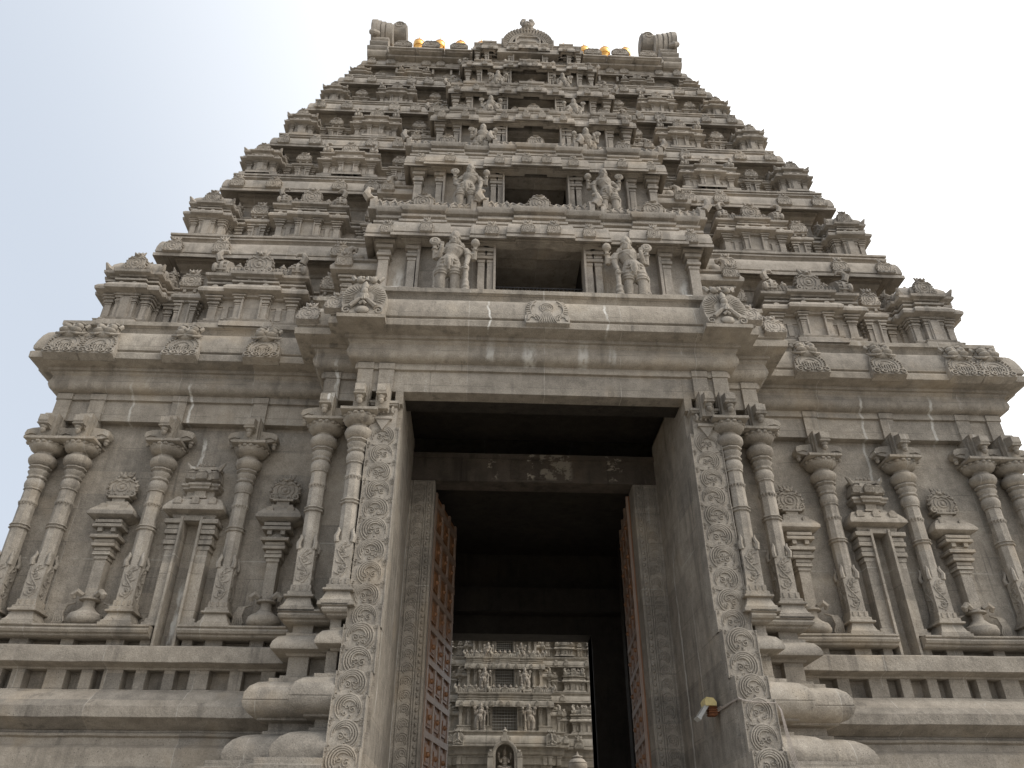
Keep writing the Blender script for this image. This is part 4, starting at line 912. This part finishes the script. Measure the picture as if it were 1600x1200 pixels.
def guardian(var=0):
    m = MB(); V = Vector
    # legs: weight on the leg towards +x, hips swung to -x
    for pts, rr in (([(-.16, -.03, .98), (-.22, -.07, .55), (-.19, -.02, .10)], (.15, .105, .062)), ([(.06, -.02, .98), (.08, -.06, .54), (.08, -.01, .10)], (.145, .10, .062))):
        q = []; r = []
        for a, b, ra, rb in ((pts[0], pts[1], rr[0], rr[1]), (pts[1], pts[2], rr[1], rr[2])):
            for i in range(6):
                t = i / 5; q.append(tuple(V(a).lerp(V(b), t))); r.append(ra + (rb - ra) * t + (.018 * sin(pi * t)))
        m.tube(q, r, 12)
        x = pts[2][0]; m.ball((x, -.09, .05), (.065, .14, .05), 10, 6); m.ball((x, 0, .09), (.06, .06, .07), 8, 6)
        for z, f in ((.17, .08), (.22, .085), (.62, .125), (.70, .13), (.80, .14)):
            a = pts[2] if z < .55 else pts[1]; b = pts[1] if z < .55 else pts[0]; t = (z - a[2]) / (b[2] - a[2]); c = V(a).lerp(V(b), t); ring(m, c, f + .01, f + .01, .014)
    # torso in a triple bend
    m.tube([(-.07, 0, .90), (-.07, 0, 1.02), (-.04, -.01, 1.12), (-.005, -.01, 1.22), (.03, -.02, 1.34), (.05, -.01, 1.45), (.055, 0, 1.52), (.05, -.01, 1.58)], [.19, .215, .185, .155, .19, .205, .13, .075], 16)
    m.ball((.045, -.09, 1.39), (.17, .10, .10), 12, 8)
    for z, rx, c in ((1.05, .225, -.06), (1.01, .235, -.065), (1.10, .20, -.045)): ring(m, (c, -.005, z), rx, rx * .95, .022)
    m.ball((-.06, -.22, 1.03), (.06, .04, .06), 10, 6); m.tube([(-.06, -.22, 1.0), (-.06, -.21, .88), (-.05, -.16, .72)], [.045, .05, .03], 7)
    for s in (-1, 1):
        m.tube([(-.06 + s * .05, -.22, 1.0), (-.06 + s * .14, -.20, .90), (-.06 + s * .20, -.14, .96)], .02, 6)
        m.tube([(-.06 + s * .08, -.21, .99), (-.06 + s * .08, -.20, .84), (-.06 + s * .05, -.20, .80)], .016, 6)
    for z, rx in ((1.50, .13), (1.46, .17), (1.41, .20)): ring(m, (.05, -.05, z), rx, rx * .75, .016)
    m.tube([(.16, -.12, 1.50), (.08, -.20, 1.34), (-.06, -.17, 1.18)], .014, 5)
    # head with face, ears and a tall crown
    hx, hy, hz = .045, -.03, 1.70
    m.ball((hx, hy, hz), (.105, .115, .135), 14, 10); m.ball((hx, hy - .115, hz - .015), (.022, .03, .035), 8, 6)
    for s in (-1, 1):
        m.ball((hx + s * .042, hy - .10, hz + .025), (.026, .02, .015), 8, 6); m.ball((hx + s * .112, hy + .01, hz - .03), (.025, .035, .07), 8, 6); m.ball((hx + s * .125, hy, hz - .12), (.035, .035, .04), 8, 6)
        m.tube([(hx + s * .015, hy - .112, hz + .05), (hx + s * .045, hy - .108, hz + .06), (hx + s * .08, hy - .09, hz + .045)], .010, 5)
        m.tube([(hx + s * .13, hy + .05, hz - .02), (hx + s * .17, hy + .06, hz - .12), (hx + s * .16, hy + .05, hz - .22)], [.05, .06, .04], 7)
    m.ball((hx, hy - .105, hz - .065), (.035, .018, .012), 8, 6); m.ball((hx, hy - .08, hz - .105), (.04, .035, .03), 8, 6)
    m.lathe(hx, hy + .01, [(.10, hz + .06), (.128, hz + .075), (.13, hz + .11), (.115, hz + .12), (.115, hz + .17), (.10, hz + .19), (.10, hz + .23), (.08, hz + .25), (.075, hz + .29), (.05, hz + .31), (.03, hz + .34)], 16)
    m.ball((hx, hy - .11, hz + .13), (.04, .025, .06), 8, 6)
    # four arms
    sh = lambda s: (.05 + s * .215, 0, 1.455)
    for s in (-1, 1):       # raised rear arms bearing emblems
        e = (.05 + s * .41, .04, 1.20); h = (.05 + s * .43, -.03, 1.46)
        m.tube([sh(s), (.05 + s * .34, .03, 1.33), e], [.085, .075, .062], 10); m.tube([e, ((e[0] + h[0]) / 2, 0, 1.33), h], [.062, .055, .042], 10)
        hand(m, (h[0], h[1], h[2]), (0, -.1, 1), .8, -s); ring(m, (.05 + s * .35, .03, 1.31), .088, .088, .014); ring(m, (h[0], h[1], 1.43), .055, .055, .014)
        if s < 0:
            q = MB(); q.lathe(0, 0, [(.04, -.03), (.115, -.02), (.125, 0), (.115, .02), (.04, .03)], 20); m.join(q, (h[0], h[1] - .03, h[2] + .20), rx=pi / 2)
            ring_pts = [(h[0] + .07 * cos(2 * pi * i / 16), h[1] - .065, h[2] + .20 + .07 * sin(2 * pi * i / 16)) for i in range(16)]; m.tube(ring_pts, .012, 5, True)
            m.ball((h[0], h[1] - .06, h[2] + .2), .03, 8, 6)
        else:
            m.lathe(h[0], h[1] - .02, [(.03, h[2] + .07), (.085, h[2] + .12), (.10, h[2] + .18), (.08, h[2] + .25), (.04, h[2] + .29), (.012, h[2] + .33)], 14)
    m.tube([sh(1), (.33, -.03, 1.28), (.325, -.06, 1.10)], [.085, .074, .06], 10); m.tube([(.325, -.06, 1.10), (.31, -.12, .96), (.30, -.16, .84)], [.06, .052, .042], 10)
    hand(m, (.30, -.17, .82), (0, -.3, -1), 1.0, 1); ring(m, (.33, -.02, 1.27), .088, .088, .016); ring(m, (.303, -.15, .87), .056, .056, .014)
    m.lathe(.31, -.20, [(.05, 0), (.115, .02), (.12, .07), (.07, .12), (.09, .18), (.065, .26), (.075, .32), (.05, .40), (.055, .55), (.045, .62), (.06, .70), (.07, .76), (.05, .80), (.02, .84)], 14)
    e = (-.28, -.05, 1.17); h = (-.215, -.20, 1.36)
    if var: e = (-.34, .0, 1.18); h = (-.25, -.13, 1.00)
    m.tube([sh(-1), (-.25, -.02, 1.30), e], [.085, .072, .06], 10); m.tube([e, tuple((Vector(e) + Vector(h)) * .5 + Vector((0, -.01, -.005))), h], [.06, .052, .042], 10); hand(m, h, (.5, -.1, -1) if var else (0, -.15, 1), .2, -1)
    ring(m, (-.235, -.01, 1.31), .085, .085, .016)
    # sash and coiled club behind the bent leg
    m.tube([(-.26, .02, 1.0), (-.34, .0, .75), (-.33, .0, .45), (-.36, 0, .2)], [.05, .06, .05, .03], 8); m.tube([(-.30, 0, .4), (-.36, -.03, .30), (-.30, -.05, .22), (-.27, 0, .3)], .035, 7)
    m.box(-.42, .42, -.28, .16, -.06, .02)
    # slender back support that ties the figure to the wall
    m.tube([(0, .12, .0), (0, .12, .9)], .06, 8)
    return remesh(m, 'guardian_statue', .011, STATUE)
ME_G = guardian(); ME_G2 = guardian(1)
def statue(x, y, z, h, lab, grp, mirror=False, var=0):
    k = h / 2.03
    return tag(put('guardian_statue', ME_G2 if var else ME_G, None, (x, y, z), (-k * 1.1 if mirror else k * 1.1, k * 1.05, k)), lab, 'statue', grp)
LV = ['lowest', 'second', 'third', 'fourth', 'fifth']
for k, (zf, h, x, y) in enumerate(((9.27, 1.72, 1.76, -1.26), (12.02, 1.50, 1.52, -.74), (14.20, 1.22, 1.27, -.30), (16.12, 1.05, 1.10, .22), (17.95, .98, .92, .74))):
    for s in (-1, 1):
        look = 'large four-armed stone guardian statue' if k < 2 else 'small stone guardian statue'
        statue(s * x, y, zf, h, '%s with club on the %s side of the %s tower opening' % (look, 'left' if s < 0 else 'right', LV[k]), 'guardian statues beside the tower openings', s > 0, k % 2)

# ------------------------------------------------------------------ second tower seen through the gateway
INNER = granite('inner_granite', (.27, .245, .205), (.40, .365, .31), False, False, .2, .6)
SX, SY, SZ = .52, .50, .525; RY, RZ = 18.6, -.38
inner = thing('inner_temple_tower', 'smaller tiered granite temple tower seen through the dark gateway passage', 'temple tower', (.02, RY, GZ)); inner['localspace'] = 1
inner.scale = (SX, SY, SZ); MPI = Matrix.Translation((0, 0, (RZ - GZ) / SZ))
def copy_to(o, parent, mpi=None):
    c = o.copy(); COL.objects.link(c); c.parent = parent
    c.material_slots[0].link = 'OBJECT'; c.material_slots[0].material = INNER
    if mpi is not None: c.matrix_parent_inverse = mpi
    return c
for k in (0, 1, 2, 3):
    st = STOREYS[k]; c = copy_to(st, inner, MPI)
    for ch in st.children: copy_to(ch, c)
cc = copy_to(cornice, inner, MPI)
for ch in cornice.children: copy_to(ch, cc)
iw = MB().box(-8.9, 8.9, .25, 7.4, GZ, 7.6); iw.box(-3.3, 3.3, -1.1, .5, GZ, 7.6)
w = obj('wall', iw, INNER); w.parent = inner; w.matrix_parent_inverse = MPI
cap = MB().box(-5.6, 5.6, 2.4, 7.0, 18.5, 20.5); w2 = obj('roof', cap, INNER); w2.parent = inner; w2.matrix_parent_inverse = MPI
del inner['localspace']
for k, (zf, h, x, y) in enumerate(((9.27, 1.85, 1.76, -1.26), (12.02, 1.65, 1.52, -.74), (14.20, 1.35, 1.27, -.30))):
    for s in (-1, 1):
        q = statue(.02 + s * x * SX, RY + y * SY, RZ + zf * SZ, h * SZ, 'distant guardian statue %s of the %s grille window of the inner tower' % ('left' if s < 0 else 'right', LV[k]), 'guardian statues on the inner tower', s > 0, k % 2)
# grilles in the inner tower's openings
for k in (0, 1, 2):
    K = KS[k]; m = MB(); y = RY + (K['yv'] + .2) * SY; x1 = K['ow'] * SX
    for i in range(9): x = .02 - x1 + (i + .5) * 2 * x1 / 9; m.box(x - .006, x + .006, y, y + .012, RZ + K['zf'] * SZ, RZ + K['zt'] * SZ)
    n = 9
    for i in range(n): z = RZ + (K['zf'] + (i + .5) * (K['zt'] - K['zf']) / n) * SZ; m.box(.02 - x1, .02 + x1, y - .004, y + .008, z - .006, z + .006)
    go = obj('window_grille', m, LENS, None, 0); gp = inner.children[0]
    gw = gp if False else inner
    gi = Matrix.Translation(inner.location) @ Matrix.Diagonal((SX, SY, SZ, 1)); go.parent = inner; go.matrix_parent_inverse = gi.inverted()
gi0 = Matrix.Translation(inner.location) @ Matrix.Diagonal((SX, SY, SZ, 1))
fmb = MB(); finial(fmb, 0, 0, 0, .14); ME_FIN = fmb.mesh('parapet_finial', STATUE)
for k in (0, 1, 2):
    K = KS[k]; n = 17
    for i in range(n):
        x = (-1 + 2 * i / (n - 1)) * K['B'] * 1.02
        q = put('parapet_finial', ME_FIN, inner, (.02 + x * SX, RY + (K['yv'] + .1) * SY, RZ + (K['ht'] - .10) * SZ)); q.matrix_parent_inverse = gi0.inverted()
    for s in (-1, 1):
        b0, b1 = K['b']
        for i in range(6):
            x = s * (b0 + .25 + (b1 - b0 - .5) * i / 5); q = put('parapet_finial', ME_FIN, inner, (.02 + x * SX, RY + (K['yb'] + .35) * SY, RZ + (K['zl'] + 1.70 * (K['zc'] - K['zl']) / 2.14) * SZ)); q.matrix_parent_inverse = gi0.inverted()
# arched porch gable with seated figure in front of the inner tower
pg = MB(); zb = 3.10; py = RY - 1.55
arcp = [(.45 * cos(R(a)), 3.62 + .47 * sin(R(a))) for a in range(0, 181, 12)]; arci = [(.33 * cos(R(a)), 3.60 + .36 * sin(R(a))) for a in range(180, -1, -12)]
pg.extr([(.45, 1.5)] + arcp + [(-.45, 1.5), (-.33, 1.5)] + arci + [(.33, 1.5)], py, py + .8)
for r in (.40, .43): pg.tube([(p[0], py - .01, p[2]) for p in arc(0, 3.61, r, 0, 180, 16)], .018, 5)
pg.extr([(-.14, 4.02), (.14, 4.02), (.09, 4.16), (.06, 4.32), (-.06, 4.32), (-.09, 4.16)], py - .04, py + .3); finial(pg, 0, py + .1, 4.28, .2)
pg.box(-.34, .34, py + .5, py + .8, 1.5, 3.95)
for s in (-1, 1): nasi(pg, .2, .24, .06, True, True, s * .50, py, 3.52); pg.box(s * .52 - .09, s * .52 + .09, py - .05, py + .4, GZ, 3.5)
pg.box(-.6, .6, py, py + .78, GZ, 2.9)
gable = obj('porch_gable', pg, INNER); gi = Matrix.Translation(inner.location) @ Matrix.Diagonal((SX, SY, SZ, 1)); gable.parent = inner; gable.matrix_parent_inverse = gi.inverted()
def seated():
    m = MB()
    m.tube([(0, 0, .10), (0, 0, .25), (0, -.02, .42), (0, -.02, .55), (0, 0, .66), (0, -.01, .72)], [.19, .18, .15, .19, .11, .06], 14)
    for s in (-1, 1):
        m.tube([(s * .12, 0, .12), (s * .34, -.16, .12), (s * .10, -.28, .08)], [.11, .09, .05], 10); m.ball((s * .05, -.30, .06), (.08, .05, .04), 8, 6)
        m.tube([(s * .19, 0, .60), (s * .32, 0, .46), (s * .34, -.06, .66)], [.06, .055, .04], 8); hand(m, (s * .34, -.06, .66), (0, 0, 1), .5, s); m.ball((s * .35, -.06, .82), (.08, .04, .09), 10, 6)
        m.tube([(s * .19, -.02, .58), (s * .27, -.10, .40), (s * .20, -.26, .36)], [.06, .05, .04], 8); hand(m, (s * .20, -.26, .36), (0, -.2, 1), .3, s)
        m.ball((s * .10, .0, .80), (.025, .03, .05), 8, 6); m.ball((s * .035, -.105, .85), (.02, .015, .012), 8, 5)
    m.ball((0, -.02, .83), (.095, .10, .12), 12, 8); m.ball((0, -.12, .82), (.018, .022, .03), 8, 5); m.ball((0, -.105, .77), (.03, .015, .01), 8, 5)
    m.lathe(0, -.01, [(.09, .90), (.12, .92), (.11, .98), (.09, 1.0), (.085, 1.08), (.05, 1.12), (.045, 1.17), (.012, 1.24)], 14)
    for z, r in ((.30, .185), (.62, .15), (.58, .19)): ring(m, (0, -.03, z), r, r * .85, .016)
    m.box(-.40, .40, -.36, .18, -.06, .03); return remesh(m, 'seated_statue', .016, STATUE)
tag(put('seated_statue', seated(), None, (0.0, py + .28, 3.14), (.62, .62, .62)), 'small seated stone figure with tall crown inside the arched niche', 'statue')
ped = MB().box(-.3, .3, py + .05, py + .5, 2.88, 3.12); q = obj('niche_pedestal', ped, STONE, None, 0); q.parent = inner; q.matrix_parent_inverse = gi.inverted()
pot = MB().lathe(0, 0, [(.12, 0), (.2, .04), (.34, .16), (.40, .30), (.38, .44), (.28, .56), (.16, .62), (.22, .66), (.20, .69), (.08, .72), (.04, .8), (.01, .88)], 20)
for z, r in ((.44, .385), (.18, .355)): pot.tube([(r * cos(2 * pi * i / 20), r * sin(2 * pi * i / 20), z) for i in range(20)], .02, 5, True)
pot.box(-.28, .28, -.28, .28, -.3, .03)
pd = MB().box(2.0, 3.4, RY - 1.9, RY - .5, GZ, 2.72); q = obj('porch_roof', pd, STONE, None, 0); q.parent = inner; q.matrix_parent_inverse = gi.inverted()
tag(put('stone_pot', pot.mesh('stone_pot', STATUE), None, (2.55, RY - 1.5, 2.98), (.85, .85, .85)), 'round stone pot finial on the low roof beside the arched niche', 'stone pot')

# ------------------------------------------------------------------ floodlight and its cable on the right reveal
lx, ly, lz = 2.30, -.95, 2.05
fl_ = thing('floodlight', 'yellowed floodlight on a rusty bracket, fixed inside the right gate jamb', 'floodlight', (lx, ly, lz - .1))
m = MB(); T_ = Matrix.Translation((lx - .06, ly, lz)) @ Matrix.Rotation(R(-52), 4, 'Y')
def tb(mb, x0, x1, y0, y1, z0, z1, M=T_):
    q = MB().box(x0, x1, y0, y1, z0, z1); mb.add([M @ Vector(p) for p in q.v], q.f)
tb(m, -.15, .13, -.10, .10, -.025, .025); tb(m, -.16, -.13, -.11, .11, -.032, .032); tb(m, .10, .13, -.11, .11, -.032, .032)
obj('housing', m, LENS, fl_, 0)
m = MB().extr([(lx - .04, lz + .05), (lx + .12, lz + .05), (lx + .12, lz + .10), (lx + .08, lz + .155), (lx - .02, lz + .165), (lx - .05, lz + .12)], ly - .125, ly + .125)
obj('hood', m, CREAM, fl_, 0)
m = MB()
for i in range(4): m.box(lx + .005, lx + .135, ly - .075, ly + .075, lz - .07 + i * .032, lz - .052 + i * .032)
m.box(lx + .02, lx + .12, ly - .06, ly + .06, lz - .08, lz + .05); m.box(lx + .10, 2.48, ly - .02, ly + .02, lz - .03, lz + .0)
obj('bracket', m, RUST, fl_, 0)
m = MB()
for k in range(3):
    m.tube([(lx + .13, ly - .02, lz - .03 + .02 * k), (lx + .16, ly - .16, lz + .02 * (k - 1) + .01), (2.455, ly - .24, lz - .02 + .012 * k), (2.47, -1.60, lz - .01 + .008 * k), (2.50, -1.87, lz + .005 * k), (2.56, -1.90, lz - .03), (2.70, -1.905, lz - .05), (3.0, -1.90, lz - .06)], .008, 5)
tag(obj('cable', m, WIRE), 'thin grey cables running from the floodlight round the jamb edge', 'cable')
m = MB()
for k in range(4): m.tube([(3.0, -1.90, 1.99), (3.025 + .006 * k, -1.93, 1.9), (3.03 + .012 * k, -1.97, 1.6), (3.03 + .02 * k, -2.02, 1.3), (3.05 + .02 * k, -2.2, 1.0), (3.06 + .03 * k, -2.40, .7), (3.06 + .03 * k, -2.62, .4), (3.06 + .03 * k, -2.64, GZ)], .0045, 5)
tag(obj('hanging_wire', m, WIRE), 'loose bundle of wires hanging down the outer edge of the right jamb', 'wire')

# ------------------------------------------------------------------ light, sky, camera
SUND = Vector((.80, -.34, .86)).normalized(); EL = math.asin(SUND.z); AZ = math.atan2(SUND.x, SUND.y)
sl = bpy.data.lights.new('sun', 'SUN'); sl.energy = 1.1; sl.angle = R(35); sl.color = (1, .955, .88)
so = bpy.data.objects.new('sun', sl); COL.objects.link(so); so.location = (20, -20, 40); so.rotation_euler = SUND.to_track_quat('Z', 'Y').to_euler()
wd = bpy.data.worlds.new('World'); sc.world = wd; wd.use_nodes = True; nt = wd.node_tree; nt.nodes.clear()
N = nt.nodes.new; L = nt.links.new
out = N('ShaderNodeOutputWorld'); bg = N('ShaderNodeBackground'); L(bg.outputs[0], out.inputs[0])
sky = N('ShaderNodeTexSky'); sky.sky_type = 'NISHITA'; sky.sun_disc = False; sky.sun_elevation = EL; sky.sun_rotation = AZ; sky.dust_density = 5.0; sky.air_density = 1.0
geo = N('ShaderNodeTexCoord'); dot = N('ShaderNodeVectorMath'); dot.operation = 'DOT_PRODUCT'; L(geo.outputs['Generated'], dot.inputs[0]); dot.inputs[1].default_value = Vector((.86, .06, .50)).normalized()
mr = N('ShaderNodeMapRange'); mr.interpolation_type = 'SMOOTHSTEP'; L(dot.outputs['Value'], mr.inputs[0]); mr.inputs[1].default_value = -.12; mr.inputs[2].default_value = .86
mx = N('ShaderNodeMix'); mx.data_type = 'RGBA'; L(mr.outputs[0], mx.inputs[0]); mx.inputs[6].default_value = (4.75, 5.2, 5.85, 1); mx.inputs[7].default_value = (12.5, 12.4, 12.2, 1)
veil = N('ShaderNodeMix'); veil.data_type = 'RGBA'; veil.inputs[0].default_value = .86; L(sky.outputs[0], veil.inputs[6]); L(mx.outputs[2], veil.inputs[7]); L(veil.outputs[2], bg.inputs[0])
bg.inputs[1].default_value = .10

CP = (-1.0810, -13.0008, 0.0); YAW, PIT, ROL, FPX = .043144, .562071, .0022736, 1220.47
fw = Vector((sin(YAW) * cos(PIT), cos(YAW) * cos(PIT), sin(PIT))); r0 = Vector((cos(YAW), -sin(YAW), 0)); u0 = r0.cross(fw)
r1 = r0 * cos(ROL) + u0 * sin(ROL); u1 = u0 * cos(ROL) - r0 * sin(ROL)
cd = bpy.data.cameras.new('camera'); cd.sensor_width = 36; cd.lens = 36 * FPX / 1600; cd.clip_end = 2000; cd.clip_start = .05
co = bpy.data.objects.new('camera', cd); COL.objects.link(co)
co.matrix_world = Matrix(((r1.x, u1.x, -fw.x, CP[0]), (r1.y, u1.y, -fw.y, CP[1]), (r1.z, u1.z, -fw.z, CP[2]), (0, 0, 0, 1)))
sc.camera = co
sc.view_settings.view_transform = 'Standard'; sc.view_settings.look = 'None'; sc.view_settings.gamma = 1; sc.view_settings.exposure = .62
